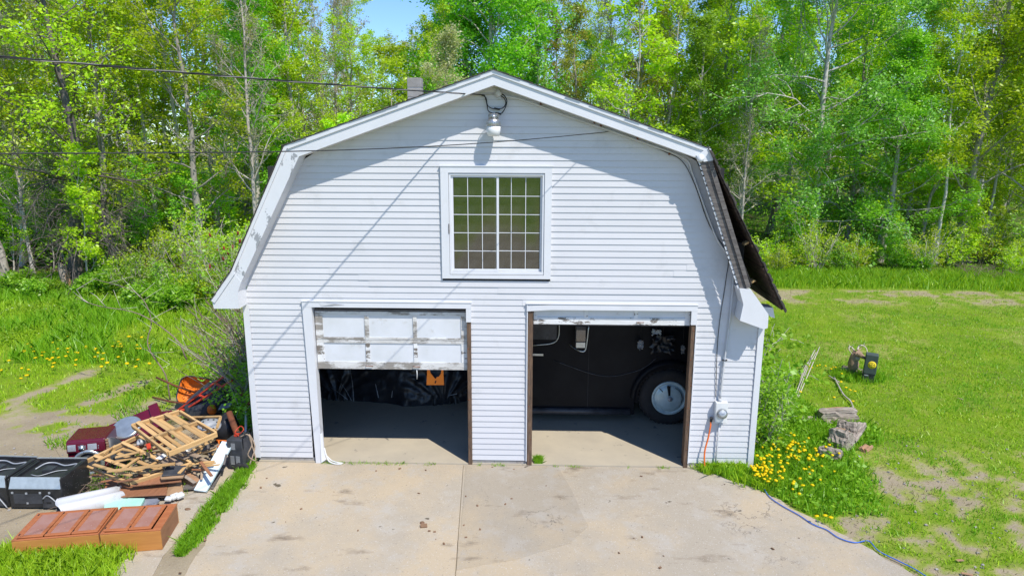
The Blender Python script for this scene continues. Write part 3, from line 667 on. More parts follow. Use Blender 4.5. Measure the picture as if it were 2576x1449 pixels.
for hx in (2.3,): tube_obj('handle', [(hx - .06, .05, 2.56), (hx - .055, .02, 2.565), (hx + .055, .02, 2.565), (hx + .06, .05, 2.56)], .006, M_['rust'], dr, 5)
for (x, z0, l) in ((-1.42, 1.70, .17),):
    tag(tube_obj('pull_rope', [(x, .06, z0), (x + .004, .058, z0 - .08), (x, .06, z0 - l)], .008, M_['white_plastic']), 'short white pull rope hanging under the left overhead door', 'rope')

# ------------------------------------------------------------------ fittings on the wall
lamp = thing('security_lamp', 'round yard lamp with ribbed collar and frosted lens on the gable', 'lamp', (-.1, -.2, 5.5))
LX, LY = -.098, -.205
T0 = Matrix.Translation((LX, LY, 0))
MB().lathe([(.088, 5.545), (.105, 5.62), (.112, 5.70)], 24, T0, cap=True).build('lens', M_['lens'], lamp)
c = MB(); c.lathe([(.118, 5.70), (.092, 5.765), (.086, 5.80)], 24, T0)
for k in range(24): 
    a = k * math.pi / 12; c.obox(T0 @ Matrix.Rotation(a, 4, 'Z') @ Matrix.Translation((.107, 0, 5.735)), .006, .003, .035)
c.build('ribbed_collar', M_['alu'], lamp)
MB().lathe([(.078, 5.80), (.078, 5.87), (.06, 5.885)], 20, T0).build('photocell_cover', M_['clear'], lamp)
MB().lathe([(.045, 5.80), (.045, 5.86)], 12, T0).build('photocell', M_['alu'], lamp)
MB().box(LX - .03, LX + .03, LY + .06, -.022, 5.74, 5.79).box(LX - .05, LX + .05, -.03, -.022, 5.70, 5.84).build('bracket', M_['alu'], lamp)

mast = thing('weatherhead', 'grey service weatherhead under the gable peak', 'weatherhead', (-.03, -.05, 6.18))
MB().lathe([(.02, -.03), (.05, -.02), (.05, .04), (.03, .07), (0, .075)], 12, Matrix.Translation((-.02, -.07, 6.17)) @ Matrix.Rotation(-.5, 4, 'Y')).build('hood', M_['grey_pvc'], mast)
MB().box(-.05, .01, -.05, -.02, 6.10, 6.16).build('strap', M_['grey_pvc'], mast)
# service drop: two black conductors twisted round a bare one, coming from beyond the camera's left
A = Vector((-.30, -.05, 6.165)); B = Vector((-4.021, -5, 6.193)); E = A + (B - A) * 3.2
def drop(t, sag): p = A + (E - A) * t; p.z -= sag * t * (1 - t) * 0; return p
base = [A.lerp(E, t / 60) + Vector((0, 0, -.02 * math.sin(math.pi * min(1, t / 19)))) for t in range(61)]
cab = thing('service_drop', 'thick twisted power cable running from the gable peak to the upper left', 'cable', tuple(A))
dirv = (E - A).normalized(); sd = dirv.cross(Vector((0, 0, 1))).normalized(); upv = sd.cross(dirv)
long = [base[0].lerp(base[-1], 0)] 
pts = []
for i in range(241):
    t = i / 240; k = t * 60; a = base[min(int(k), 59)].lerp(base[min(int(k), 59) + 1], k - min(int(k), 59)); pts.append(a)
for j, (m, r) in enumerate(((M_['black_cable'], .008), (M_['black_cable'], .008), (M_['bare_cable'], .006))):
    MB().tube([p + (sd * math.cos(i * .62 + j * 2.09) + upv * math.sin(i * .62 + j * 2.09)) * .0065 for i, p in enumerate(pts)], r * .7, 5).build('conductor', m, cab)
tube_obj('anchor', [(-.30, -.05, 6.165), (-.18, -.04, 6.17), (-.095, -.02, 6.175)], .005, M_['bare_cable'], cab)
for (p, nm) in (([(-.30, -.05, 6.165), (-.24, -.06, 6.15), (-.205, -.07, 6.02), (-.18, -.07, 5.92), (-.08, -.07, 5.885), (.02, -.07, 5.89), (.08, -.07, 5.98), (.10, -.07, 6.08), (.05, -.07, 6.16), (.0, -.08, 6.165)], 'loop'),
                ([(-.29, -.05, 6.16), (-.22, -.05, 6.12), (-.20, -.055, 6.02), (-.15, -.06, 5.97), (-.06, -.06, 5.955), (.04, -.06, 5.97), (.085, -.06, 6.04), (.06, -.06, 6.11), (.0, -.07, 6.155)], 'loop')):
    tube_obj('drip_loop', curve_pts(p, 5), .008, M_['black_cable'], cab, 6)
for (x, z_) in ((-.05, 5.955), (-.03, 5.886)): MB().obox(Matrix.Translation((x, -.065, z_)) @ Matrix.Rotation(.2, 4, 'Y'), .045, .014, .014).build('splice', M_['black_cable'], cab)
# thin phone line, stapled along the rake then down to the meter
A2 = Vector((1.60, -.04, 5.61)); B2 = Vector((-3.764, -5.5, 5.408)); E2 = A2 + (B2 - A2) * 3.0
pl = thing('phone_line', 'thin black line stapled below the right rake and strung off to the left', 'cable', tuple(A2))
MB().tube([A2.lerp(E2, t / 40) + Vector((0, 0, -.10 * math.sin(math.pi * min(1, t / 13.5)))) for t in range(41)], .006, 5).build('span', M_['black_cable'], pl)
MB().tube(curve_pts([A2, (1.75, -.03, 5.62), (2.1, -.03, 5.5), (2.55, -.03, 5.32), (2.83, -.03, 5.17), (3.05, -.03, 4.8), (3.3, -.03, 4.2), (3.62, -.03, 3.72), (3.63, -.03, 3.3), (3.575, -.03, 2.6), (3.57, -.03, 2.0), (3.60, -.03, 1.3)], 6), .006, 5).build('drop_line', M_['black_cable'], pl)
for q in ((1.55, 5.70), (2.12, 5.51), (2.62, 5.30), (.62, 6.02), (1.45, 5.77)): MB().box(q[0] - .012, q[0] + .012, -.06, -.02, q[1] - .03, q[1] + .03).build('staple', M_['rust'], pl)
sc_ = thing('service_cable', 'grey service cable clipped under the right rake leading down to the meter', 'cable', (.0, -.05, 6.15))
MB().tube(curve_pts([(.02, -.05, 6.15), (.35, -.05, 6.09), (1.0, -.05, 5.86), (1.4, -.05, 5.73), (2.2, -.05, 5.46), (2.85, -.05, 5.22), (2.99, -.05, 5.0), (3.18, -.05, 4.55), (3.45, -.05, 3.95), (3.72, -.05, 3.6), (3.74, -.05, 3.3), (3.73, -.05, 2.6), (3.69, -.05, 1.9), (3.665, -.05, 1.28)], 6), .017, 6).build('jacket', M_['grey_pvc'], sc_)
MB().box(3.655, 3.735, -.07, -.03, 1.95, 1.965).build('strap', M_['black_cable'], sc_)
mt = thing('electric_meter', 'white electric meter box with round glass meter on the right wall', 'meter', (3.68, -.06, .88))
bevel(MB().box(3.585, 3.785, -.13, -.022, .885, 1.245).build('box', M_['white_plastic'], mt), .008, 2)
MB().lathe([(.083, 0), (.083, .05), (.07, .075), (0, .078)], 20, Matrix.Translation((3.69, -.13, 1.06)) @ Matrix.Rotation(math.pi / 2, 4, 'X')).build('meter_glass', M_['clear'], mt)
MB().lathe([(.07, 0), (.07, .03), (0, .03)], 16, Matrix.Translation((3.69, -.13, 1.06)) @ Matrix.Rotation(math.pi / 2, 4, 'X')).build('meter_dial', M_['white_plastic'], mt)
MB().box(3.645, 3.725, -.165, -.16, 1.045, 1.075).build('register', M_['grey_pvc'], mt)
MB().lathe([(.03, 0), (.03, .05)], 12, Matrix.Translation((3.66, -.075, 1.243))).build('hub', M_['grey_pvc'], mt)
MB().tube([(3.685, -.06, .885), (3.672, -.05, .4), (3.665, -.05, .0)], .014, 6).build('ground_conduit', M_['grey_pvc'], mt)
oc = thing('extension_lead', 'orange extension cord hanging from the meter box down to the grass', 'cord', (3.5, -.08, 0))
MB().tube(curve_pts([(3.535, -.06, .90), (3.525, -.1, .82), (3.50, -.1, .6), (3.455, -.11, .35), (3.465, -.13, .05)], 5), .014, 6).build('cord', M_['orange_cable'], oc)
MB().tube([(3.545, -.06, .96), (3.535, -.07, .88)], .022, 6).build('plug', M_['black_cable'], oc)
wc = thing('white_cable_end', 'loose white cable curled at the foot of the left door trim', 'cable', (-3.0, -.05, .03))
MB().tube(curve_pts([(-3.07, .05, .25), (-3.03, -.02, .18), (-2.97, -.06, .06), (-2.85, -.1, .03), (-2.74, -.1, .03)], 5), .014, 6).tube(curve_pts([(-3.03, -.02, .16), (-2.93, -.05, .07), (-2.80, -.09, .05), (-2.72, -.07, .03)], 5), .010, 6).build('strand', M_['white_plastic'], wc)

# ------------------------------------------------------------------ inside the garage
tk = thing('truck', 'black truck with towing mirror and dented chrome hubcap inside the right bay', 'truck', (2.0, 2.6, .035))
TY = 1.76
prof = []
# side panel with a round wheel arch cut out
arch = [(3.20 + .66 * math.cos(a), .60 + .66 * math.sin(a)) for a in [math.pi - k * math.pi / 14 for k in range(15)]]
body = [(-.35, .22), (arch[0][0], .22)] + arch + [(arch[-1][0], .22), (4.05, .25), (4.05, 2.55), (-.35, 2.55)]
bevel(MB().prism(body, TY, TY + .06).build('side_panel', M_['black_paint'], tk), .015, 2)
MB().box(-.35, 4.05, TY + .061, 3.9, .45, 2.5).build('body', M_['black_paint'], tk)
MB().prism([(arch[i][0], arch[i][1]) for i in range(15)] + [(3.20 + .61 * math.cos(k * math.pi / 14), .60 + .61 * math.sin(k * math.pi / 14)) for k in range(15)], TY - .05, TY + .01).build('arch_lip', M_['black_paint'], tk)
MB().tube(curve_pts([(.55, TY - .012, 1.62), (1.0, TY - .014, 1.72), (1.05, TY - .012, 2.2)], 6), .012, 5).build('window_trim', M_['chrome'], tk)
MB().box(.35, 1.0, TY - .006, TY, 1.74, 2.35).build('door_window', M_['black_plastic'], tk)
MB().tube(curve_pts([(.95, TY - .008, 1.32), (1.9, TY - .012, 1.02), (2.6, TY - .01, 1.15), (2.95, TY - .012, 1.42)], 6), .008, 5).build('body_crease', M_['black_plastic'], tk)
fl_ = MB()
for k in range(14):
    a0, a1 = arch[k], arch[k + 1]; s0, s1 = [tuple(3.20 + (q[0] - 3.20) * 1.13 if j == 0 else .60 + (q[1] - .60) * 1.13 for j in range(2)) for q in (a0, a1)]
    fl_.add([(a0[0], TY - .11, a0[1]), (a1[0], TY - .11, a1[1]), (s1[0], TY - .09, s1[1]), (s0[0], TY - .09, s0[1]), (s0[0], TY, s0[1] * 1.02), (s1[0], TY, s1[1] * 1.02), (a0[0], TY, a0[1]), (a1[0], TY, a1[1])], [(0, 1, 2, 3), (3, 2, 5, 4), (0, 6, 7, 1)], True)
fl_.build('wheel_arch_flare', M_['black_paint'], tk)
MB().tube([(-.3, TY - .03, .30), (2.45, TY - .03, .30)], .07, 8).build('running_board', M_['black_plastic'], tk)
for xs in (.28, 1.62): MB().box(xs, xs + .012, TY - .004, TY + .002, .38, 2.5).build('door_seam', M_['rubber'], tk)
MB().box(.5, .75, TY - .03, TY, 1.42, 1.46).build('door_handle', M_['chrome'], tk)
wh = thing('wheel', None, None); wh.parent = tk; wh.matrix_basis = WM[tk].inverted()
TW = Matrix.Translation((3.20, TY + .20, .605)) @ Matrix.Rotation(math.pi / 2, 4, 'X')
MB().lathe([(.33, .25), (.36, .275), (.47, .28), (.54, .25), (.57, .18), (.57, .02), (.54, -.03), (.36, -.05)], 40, TW).build('tyre', M_['rubber'], wh)
tr_ = MB()
for k in range(44):
    a = k * 2 * math.pi / 44; tr_.obox(TW @ Matrix.Rotation(a, 4, 'Z') @ Matrix.Translation((.575, 0, .11)), .010, .02, .08)
tr_.build('tread', M_['rubber'], wh)
MB().lathe([(.345, .262), (.335, .285), (.30, .27), (.275, .262), (.26, .285), (.20, .305), (.10, .318), (.0, .315)], 40, TW).build('hubcap', M_['hubpaint'], wh)
MB().lathe([(.05, .318), (.045, .34), (0, .345)], 16, TW).build('hub_boss', M_['drum'], wh)
d_ = MB()
for (a, r0, r1, wd_) in ((1.75, .06, .27, .02), (1.62, .10, .26, .012), (2.35, .2, .3, .006)):
    d_.obox(TW @ Matrix.Rotation(a, 4, 'Z') @ Matrix.Translation(((r0 + r1) / 2, 0, .312)), (r1 - r0) / 2, wd_, .006)
for k in range(16):
    a = k * .095 - .3; d_.obox(TW @ Matrix.Rotation(a, 4, 'Z') @ Matrix.Translation((.235, 0, .30)), .004, .012, .004)
d_.build('dent_shade', M_['black'], wh)  # black bars on the hubcap, shade of its dents put into colour
mi = thing('mirror', None, None); mi.parent = tk; mi.matrix_basis = WM[tk].inverted()
c = yp(1462, 852, 1.50)
bevel(MB().obox(Matrix.Translation(c + Vector((-.01, 0, .05))), .105, .035, .21).build('mirror_head', M_['black_plastic'], mi), .02, 2)
MB().obox(Matrix.Translation(c + Vector((-.01, -.038, -.115))), .085, .003, .05).build('mirror_glass', M_['chrome'], mi)
MB().obox(Matrix.Translation(c + Vector((-.01, -.038, .07))), .085, .003, .11).build('mirror_glass', M_['glass'], mi)
MB().tube(curve_pts([c + Vector((.14, .2, .30)), c + Vector((.13, -.04, .27)), c + Vector((.11, -.05, .0)), c + Vector((.07, -.05, -.22)), c + Vector((-.06, -.03, -.215)), c + Vector((-.2, .2, -.18))], 5), .014, 6).build('mirror_arm', M_['chrome'], mi)
# crumpled plastic sheeting that hangs in front of the truck's bonnet
rt = np.random.default_rng(4)
for (px, py, w_, h_, m_, lb) in ((1668, 866, .42, .34, 'tarp', 'crumpled dark plastic sheeting hanging above the truck wheel'), (1612, 868, .10, .18, 'drum', 'narrow torn grey sheeting hanging left of the truck wheel'), (1652, 836, .16, .10, 'white_plastic', 'crumpled white rag at the top above the truck wheel'), (1718, 880, .07, .16, 'drum', 'torn grey sheeting hanging beside the right jamb')):
    c = yp(px, py, 1.56); k_ = 16; u, v = np.meshgrid(np.linspace(-.5, .5, k_), np.linspace(-.5, .5, k_))
    edge_ = 1 + .35 * (fbm(u * 6 + px, v * 6) - .5) * 2
    X = c.x + u * w_ * edge_ + .03 * (rt.random(u.shape) - .5) * w_; Z = c.z + v * h_ * edge_ + .03 * (rt.random(u.shape) - .5) * h_
    Y = c.y + .22 * (fbm(u * 7 + 3, v * 7 + px) - .5) + .03 * np.abs(np.sin(u * 17 + 5 * v))
    i = np.arange(k_ * k_).reshape(k_, k_); F_ = np.stack([i[:-1, :-1], i[:-1, 1:], i[1:, 1:], i[1:, :-1]], -1).reshape(-1, 4)
    o = link('plastic_sheeting', np_mesh('plastic_sheeting', np.stack([X, Y, Z], -1).reshape(-1, 3), F_), M_[m_]); tag(o, lb, 'sheeting')
    MB().tube([Vector((c.x, c.y + .01, c.z + h_ * .45)), Vector((c.x, c.y + .02, 2.86))], .004, 4).build('string', M_['black_cable'], o)

# left bay: something wide under black plastic sheeting, folds radiating to the floor
n_u, n_v = 150, 60
U, V = np.meshgrid(np.linspace(0, 1, n_u), np.linspace(0, 1, n_v))
X = -4.02 + 3.5 * U
front = 2.62 + .10 * np.sin(U * 7) + .25 * (1 - np.sin(np.pi * U))
ca = np.arctan2(V * 1.4 + .02, U - .12); cb_ = np.arctan2(V * 1.4 + .02, .78 - U)
fold = np.abs(np.sin(ca * 9 + 2 * fbm(U * 5, V * 5))) ** 4 * ss(.6, .1, U) + np.abs(np.sin(cb_ * 10 + 2 * fbm(U * 6 + 3, V * 5))) ** 4 * ss(.35, .85, U)
Yh = front + .9 * V ** 1.4 - .07 * fold * (1 - V) + .16 * (fbm(U * 9, V * 9) - .5)
Zh = .04 + 1.95 * V ** .75 + .05 * (fbm(U * 14, V * 8 + 4) - .5) * V
idx = np.arange(n_u * n_v).reshape(n_v, n_u)
sh = thing('black_tarp', 'crumpled black plastic sheeting draped over a load in the left bay', 'tarp', (-2.3, 3.0, .035))
fr = np.stack([idx[:-1, :-1], idx[:-1, 1:], idx[1:, 1:], idx[1:, :-1]], -1).reshape(-1, 4)
link('sheet', np_mesh('sheet', np.stack([X, Yh, Zh], -1).reshape(-1, 3), fr, True), M_['tarp'], sh)
MB().box(-4.0, -.5, 3.5, 4.8, .05, 1.98).build('covered_load', M_['black'], sh)
MB().tube([yp(990, 985, 2.66), yp(1022, 940, 2.85)], .012, 5).build('blue_edge', M_['bluetarp'], sh)
bt = MB().prism([(yp(1022, 932, 2.5).x, 1.35), (yp(1070, 932, 2.5).x, 1.35), (yp(1064, 965, 2.5).x, .98), (yp(1012, 965, 2.5).x, .9)], 2.62, 2.66).build('blue_tarp', M_['bluetarp']); tag(bt, 'folded blue tarp hanging over the black sheeting in the left bay', 'tarp')
for (a, b) in (((876, 932), (890, 1010)), ((845, 960), (885, 1008)), ((812, 972), (875, 1005)), ((985, 950), (985, 1000)), ((1085, 1013), (1150, 990)), ((930, 940), (952, 1000))):
    p, q = yp(*a, 2.75), yp(*b, 2.52); q.z = max(q.z, .06); p.y = 2.9
    MB().tube([p, (p + q) / 2 + Vector((.01, .02, 0)), q], .007, 4).build('fold_sheen', M_['drum'], sh)  # pale tubes on the black folds, their sheen put into the colour
op = thing('orange_sheet', 'bright orange plastic panel with ragged notch hanging under the left door', 'panel', tuple(yp(1095, 950, .35)))
q = lambda px, py: (yp(px, py, .35).x, yp(px, py, .35).z)
MB().prism([q(1073, 968), q(1117, 968), q(1115, 925), q(1111, 925), q(1109, 940), q(1104, 947), q(1099, 948), q(1096, 953), q(1091, 948), q(1083, 938), q(1080, 925), q(1075, 925)], .345, .355).build('sheet', M_['orange_plastic'], op)
tube_obj('hanger', [yp(1077, 927, .35), yp(1078, 915, .30)], .004, M_['black_cable'], op); tube_obj('hanger', [yp(1113, 927, .35), yp(1112, 915, .30)], .004, M_['black_cable'], op)
MB().prism([q(1093, 963), q(1096, 964), q(1098, 957), q(1095, 957)], .342, .3445).build('tear', M_['black'], op)

# ------------------------------------------------------------------ scrap heap on the left
rp = random.Random(21)
# tall cupboard lying on its back, five framed doors up
F0, F1 = gp(28, 1364, .29), gp(403, 1335, .29)
ux = (F1 - F0).normalized(); uy = Vector((-ux.y, ux.x, 0)); LN = (F1 - F0).length
dxa = [.055, .41, .77, 1.135]; dxb = [.03, .375, .70]
def cupboard(org, rz, LN, dx, label, endw, tilt):
    cbM = Matrix(((ux.x, uy.x, 0, org.x), (ux.y, uy.y, 0, org.y), (0, 0, 1, .012), (0, 0, 0, 1))) @ Matrix.Rotation(rz, 4, 'Z')
    cb = thing('cupboard', label, 'cupboard', mat=cbM)
    ad = lambda mb, nm, m: bevel(mb.build(nm, M_[m], cb, cbM), .004)
    ad(MB().box(0, LN, 0, .018, 0, .285), 'front_side', 'cabinet_side'); ad(MB().box(0, LN, .682, .70, 0, .285), 'rear_side', 'cabinet_side')
    ad(MB().box(0, .018, .018, .682, 0, .285), 'end_panel', 'walnut'); ad(MB().box(LN - .018, LN, .018, .682, 0, .285), 'end_panel', 'walnut')
    ad(MB().box(.018, LN - .018, .018, .682, 0, .012), 'back_panel', 'card')
    ad(MB().box(0, LN, 0, .035, .285, .303).box(0, LN, .665, .70, .285, .303).box(0, .05, .035, .665, .285, .303).box(LN - endw, LN, .035, .665, .285, .303), 'face_frame', 'cabinet')
    for i in range(len(dx) - 1):
        a, b = dx[i] + .006, dx[i + 1] - .006
        dM = cbM @ Matrix.Translation(((a + b) / 2, .35, .312)) @ Matrix.Rotation(rp.uniform(-.014, .014), 4, 'Z') @ Matrix.Rotation((tilt if i == 0 else 0), 4, 'Y')
        d = thing('cupboard_door', None, None, mat=dM); d.parent = cb; d.matrix_basis = cbM.inverted() @ dM
        w2, h2 = (b - a) / 2, .315; f_ = .05
        bevel(MB().box(-w2, w2, -h2, -h2 + f_, -.009, .011).box(-w2, w2, h2 - f_, h2, -.009, .011).box(-w2, -w2 + f_, -h2 + f_, h2 - f_, -.0088, .0108).box(w2 - f_, w2, -h2 + f_, h2 - f_, -.0088, .0108).build('door_frame', M_['cabinet'], d, dM), .004)
        MB().box(-w2 + f_, w2 - f_, -h2 + f_, h2 - f_, -.006, .003).build('door_panel', M_['cabinet_panel'], d, dM)
        for s in (-1, 1): MB().box(-w2 - .004, -w2 + .012, s * h2 * .8 - .02, s * h2 * .8 + .02, .010, .014).build('hinge', M_['black'], d, dM)
k_ = LN / 2.0
cupboard(F0, .008, 1.15 * k_, [q * k_ for q in dxa], 'brown three-door kitchen cupboard lying on its back, left one of the two', .02, 0)
cupboard(F0 + ux * (1.175 * k_), -.012, .83 * k_, [q * k_ for q in dxb], 'brown two-door kitchen cupboard lying on its back, right one of the two', .12 * k_, .03)

# two black cooking ranges lying on their fronts
def stove(loc, rz, label, wx=.80, sy=.70, h=.50):
    Mx = Matrix.Translation(loc) @ Matrix.Rotation(rz, 4, 'Z'); s = thing('stove', label, 'stove', mat=Mx)
    ad = lambda mb, nm, m, bv=.006: bevel(mb.build(nm, M_[m], s, Mx), bv)
    ad(MB().box(0, wx, 0, .02, .02, h * .66), 'front_panel', 'black_enamel')
    ad(MB().add([(0.01, -.004, h * .66), (wx - .01, -.004, h * .66), (wx - .03, .05, h), (.03, .05, h), (0.01, .03, h * .66), (wx - .01, .03, h * .66), (wx - .03, .075, h - .01), (.03, .075, h - .01)], [(0, 1, 2, 3), (4, 7, 6, 5), (0, 4, 5, 1), (3, 2, 6, 7), (0, 3, 7, 4), (1, 5, 6, 2)]), 'steel_band', 'steel', .002)
    ad(MB().box(wx - .02, wx, .02, sy, 0, h - .02), 'side_panel', 'black_enamel'); ad(MB().box(0, .02, .02, sy, 0, h - .02), 'side_panel', 'black_enamel')
    ad(MB().box(.02, wx - .02, sy - .02, sy, 0, h - .01), 'rear_panel', 'black_enamel')
    ad(MB().box(.02, wx - .02, .076, sy - .02, h - .09, h - .07), 'top_panel', 'black_enamel')
    ad(MB().box(.03, wx - .05, .09, .12, h - .07, h - .05), 'top_rim', 'black_enamel'); ad(MB().box(wx - .075, wx - .022, .09, sy - .03, h - .075, h - .02), 'top_rim', 'black_enamel'); ad(MB().box(.022, .06, .09, sy - .03, h - .075, h - .03), 'top_rim', 'black_enamel')
    MB().box(.0, wx, sy - .02, sy + .004, h - .01, h + .004).build('steel_edge', M_['steel'], s, Mx)
    MB().box(.30, .45, .34, .48, h - .07, h - .035).build('control_box', M_['black_plastic'], s, Mx)
    MB().tube([Mx.inverted() @ (Mx @ p) for p in curve_pts([(.16, .4, h - .05), (.22, .55, h - .03), (.34, .6, h - .04), (.55, .52, h - .045), (.72, .55, h - .03), (.735, .42, h - .03)], 5)], .011, 6).build('hose', M_['drum'], s, Mx)
    MB().tube(curve_pts([(.20, .24, h - .06), (.36, .20, h - .055), (.52, .34, h - .05), (.66, .40, h - .06)], 5), .007, 5).build('wire', M_['drum'], s, Mx)
    MB().box(.07, .50, -.006, .0, .09, .25).build('drawer_panel', M_['black_plastic'], s, Mx)
    MB().prism([(.50, .03), (.54, .19), (.60, .23), (.68, .17), (.78, .03)], -.02, .0).build('bent_flap', M_['black_plastic'], s, Mx)
    MB().tube(curve_pts([(.52, -.02, .18), (.60, -.025, .235), (.69, -.025, .16), (.80, -.03, .01)], 5), .010, 5).build('flap_edge', M_['drum'], s, Mx)
    MB().box(.57, .64, -.024, -.019, .10, .13).build('slot', M_['black'], s, Mx)
    sc = MB()
    for (u, v) in ((.06, .27), (.27, .26), (.48, .27), (.62, .27), (.27, .10)): sc.box(u - .014, u + .014, -.012, .0, v - .014, v + .014)
    tag(sc.build('bracket', M_['drum'], s, Mx))
    sp = MB()
    for k in range(40): 
        zz = rp.uniform(.04, h - .06); yy = rp.uniform(.04, sy - .05); sp.box(wx, wx + .002, yy, yy + .006, zz, zz + .003)
    tag(sp.build('paint_chips', M_['steel'], s, Mx), kind='stuff')
    return s
stove((-7.36, -1.68, .01), .02, 'black cooking range with white steel band and loose hose lying beside the white bin')
stove((-8.22, -1.62, .01), -.03, 'black cooking range cut off by the left edge of the photo')

# maroon washer (upright) and maroon dryer tipped over behind it
w0, w1 = Vector((-7.18, -.58, 0)), Vector((-6.60, -.43, 0)); ux = (w1 - w0).normalized()
wM = Matrix.Translation(w0) @ Matrix.Rotation(math.atan2(ux.y, ux.x), 4, 'Z')
ws = thing('washing_machine', 'maroon front-loading washing machine with silver dial and panel torn on one side', 'washing machine', mat=wM)
bevel(MB().box(0, .60, .0, .56, .01, .60).build('cabinet', M_['maroon'], ws, wM), .03, 3)
bevel(MB().add([(0.01, -.045, .40), (.59, -.045, .40), (.59, -.02, .565), (.01, -.02, .565), (.01, .05, .40), (.59, .05, .40), (.59, .05, .59), (.01, .05, .59)], [(0, 1, 2, 3), (4, 7, 6, 5), (0, 4, 5, 1), (3, 2, 6, 7), (0, 3, 7, 4), (1, 5, 6, 2)]).build('control_panel', M_['maroon'], ws, wM), .012, 2)
PM = wM @ Matrix.Translation((0, -.034, .485)) @ Matrix.Rotation(-.148, 4, 'X')
bevel(MB().box(.03, .155, -.012, .0, -.055, .055).build('soap_drawer', M_['steel'], ws, PM), .006, 2)
MB().lathe([(.045, 0), (.043, .012), (.036, .02), (.034, .034), (0, .036)], 20, Matrix.Translation((.245, 0, 0)) @ Matrix.Rotation(math.pi / 2, 4, 'X')).build('dial', M_['chrome'], ws, PM)
bevel(MB().box(.33, .47, -.008, .0, -.05, .05).build('display', M_['drum'], ws, PM), .004)
bt_ = MB()
for k in range(4): bt_.box(.19 + .0, .205, -.006, 0, -.03 + k * .018, -.024 + k * .018).box(.29, .305, -.006, 0, -.03 + k * .018, -.024 + k * .018)
bt_.box(.49, .50, -.006, 0, .0, .02).box(.49, .50, -.006, 0, -.035, -.02)
tag(bt_.build('button_marks', M_['steel'], ws, PM))
MB().lathe([(.235, 0), (.24, .03), (.21, .05), (.18, .045), (.17, .0)], 32, Matrix.Translation((.32, -.01, .20)) @ Matrix.Rotation(math.pi / 2, 4, 'X')).build('door_ring', M_['chrome'], ws, wM)
MB().lathe([(.17, .0), (.15, .012), (0, .02)], 28, Matrix.Translation((.32, -.01, .20)) @ Matrix.Rotation(math.pi / 2, 4, 'X')).build('door_glass', M_['black_plastic'], ws, wM)
# side sheet bent open: torn edge, then a dark curved sheet
bs = MB(); n_ = 10
for k in range(n_ + 1):
    a = k / n_; x = .63 + .30 * a; y = .0 + .14 * a * a + .10 * a; hgt = .60 - .36 * a ** 2
    bs.v += [(x, y, .04), (x, y, hgt), (x, y + .012, hgt), (x, y + .012, .04)]
for k in range(n_):
    b_ = k * 4; bs.f += [(b_, b_ + 4, b_ + 5, b_ + 1), (b_ + 1, b_ + 5, b_ + 6, b_ + 2), (b_ + 3, b_ + 2, b_ + 6, b_ + 7)]; bs.sm += [True, False, True]
bs.build('bent_side_sheet', M_['black_plastic'], ws, wM)
bs = MB()
for k in range(11): bs.box(.60 + rp.uniform(0, .01), .645, -.02, -.004, .06 + k * .05, .092 + k * .05)
bs.build('torn_edge', M_['card'], ws, wM)
dM = Matrix.Translation((-6.55, .42, .32)) @ Matrix.Rotation(math.radians(30), 4, 'Z') @ Matrix.Rotation(math.radians(-16), 4, 'Y') @ Matrix.Rotation(math.radians(24), 4, 'X')
dy = thing('dryer', 'maroon dryer tipped on its back with round glass door facing up', 'dryer', mat=dM)
bevel(MB().box(-.44, .46, -.30, .30, -.30, .18).build('cabinet', M_['maroon'], dy, dM), .03, 3)
MB().lathe([(.25, .18), (.255, .215), (.225, .235), (.20, .225)], 32, Matrix.Translation((-.12, .02, 0))).build('door_ring', M_['chrome'], dy, dM)
MB().lathe([(.20, .222), (.17, .20), (.10, .185), (0, .18)], 28, Matrix.Translation((-.12, .02, 0)), cap=False).build('door_glass', M_['clear'], dy, dM)
bevel(MB().box(.30, .46, -.30, .30, .18, .24).build('control_panel', M_['maroon'], dy, dM), .012, 2)
mp = thing('maroon_sheet', 'small loose maroon metal panel lying behind the tipped dryer', 'panel', tuple(gp(412, 1045, .35)))
bevel(MB().obox(Matrix.Translation(gp(412, 1045, .35)) @ Matrix.Rotation(.4, 4, 'Z') @ Matrix.Rotation(.3, 4, 'X'), .15, .08, .05).build('sheet', M_['maroon'], mp), .015, 2)
MB().obox(Matrix.Translation(gp(412, 1045, .30)) @ Matrix.Rotation(.4, 4, 'Z'), .12, .06, .03).build('lip', M_['black_plastic'], mp)

# pine frames: two rails, end boards, slats across
def pine_frame(label, c, nslat, m='pine', w=.085, t=.035, midbar=True, skew=0.0, loose=0, seed=1):
    """c: four corners left, top, right, bottom"""
    r = random.Random(seed); l, tp, rt, bo = [Vector(v) for v in c]
    up = (tp - l).cross(bo - l); up = (-up if up.z < 0 else up).normalized()
    f = thing('pine_frame', label, 'wooden frame', tuple((l + rt) / 2))
    for a, b in ((l, tp), (bo, rt)): plank('rail', a, b, t, w, M_[m], f, up)
    for a, b in ((l, bo), (tp, rt)):
        d = (b - a).normalized() * .02; plank('end_board', a + d + up * .005, b - d + up * .005, t, w * .9, M_[m], f, up)
    for k in range(nslat):
        s_ = (k + 1) / (nslat + 1) + r.uniform(-.02, .02)
        a = l.lerp(tp, s_) ; b = bo.lerp(rt, s_ + r.uniform(-skew, skew))
        off = up * (w * .5 + .010) if k % 2 == 0 else up * (-w * .3)
        plank('slat', a + off, b + off, r.choice((.055, .07, .06)), .018, M_[m], f, up)
    if midbar: plank('cross_rail', l.lerp(bo, .5) + up * .004, tp.lerp(rt, .5) + up * .004, t, w * .9, M_[m], f, up)
    return f
pine_frame('upper slatted pine frame lying tilted on top of the scrap heap', [gp(332, 1072, .80), gp(452, 1036, .92), gp(546, 1092, .78), gp(424, 1142, .70)], 6, seed=3)
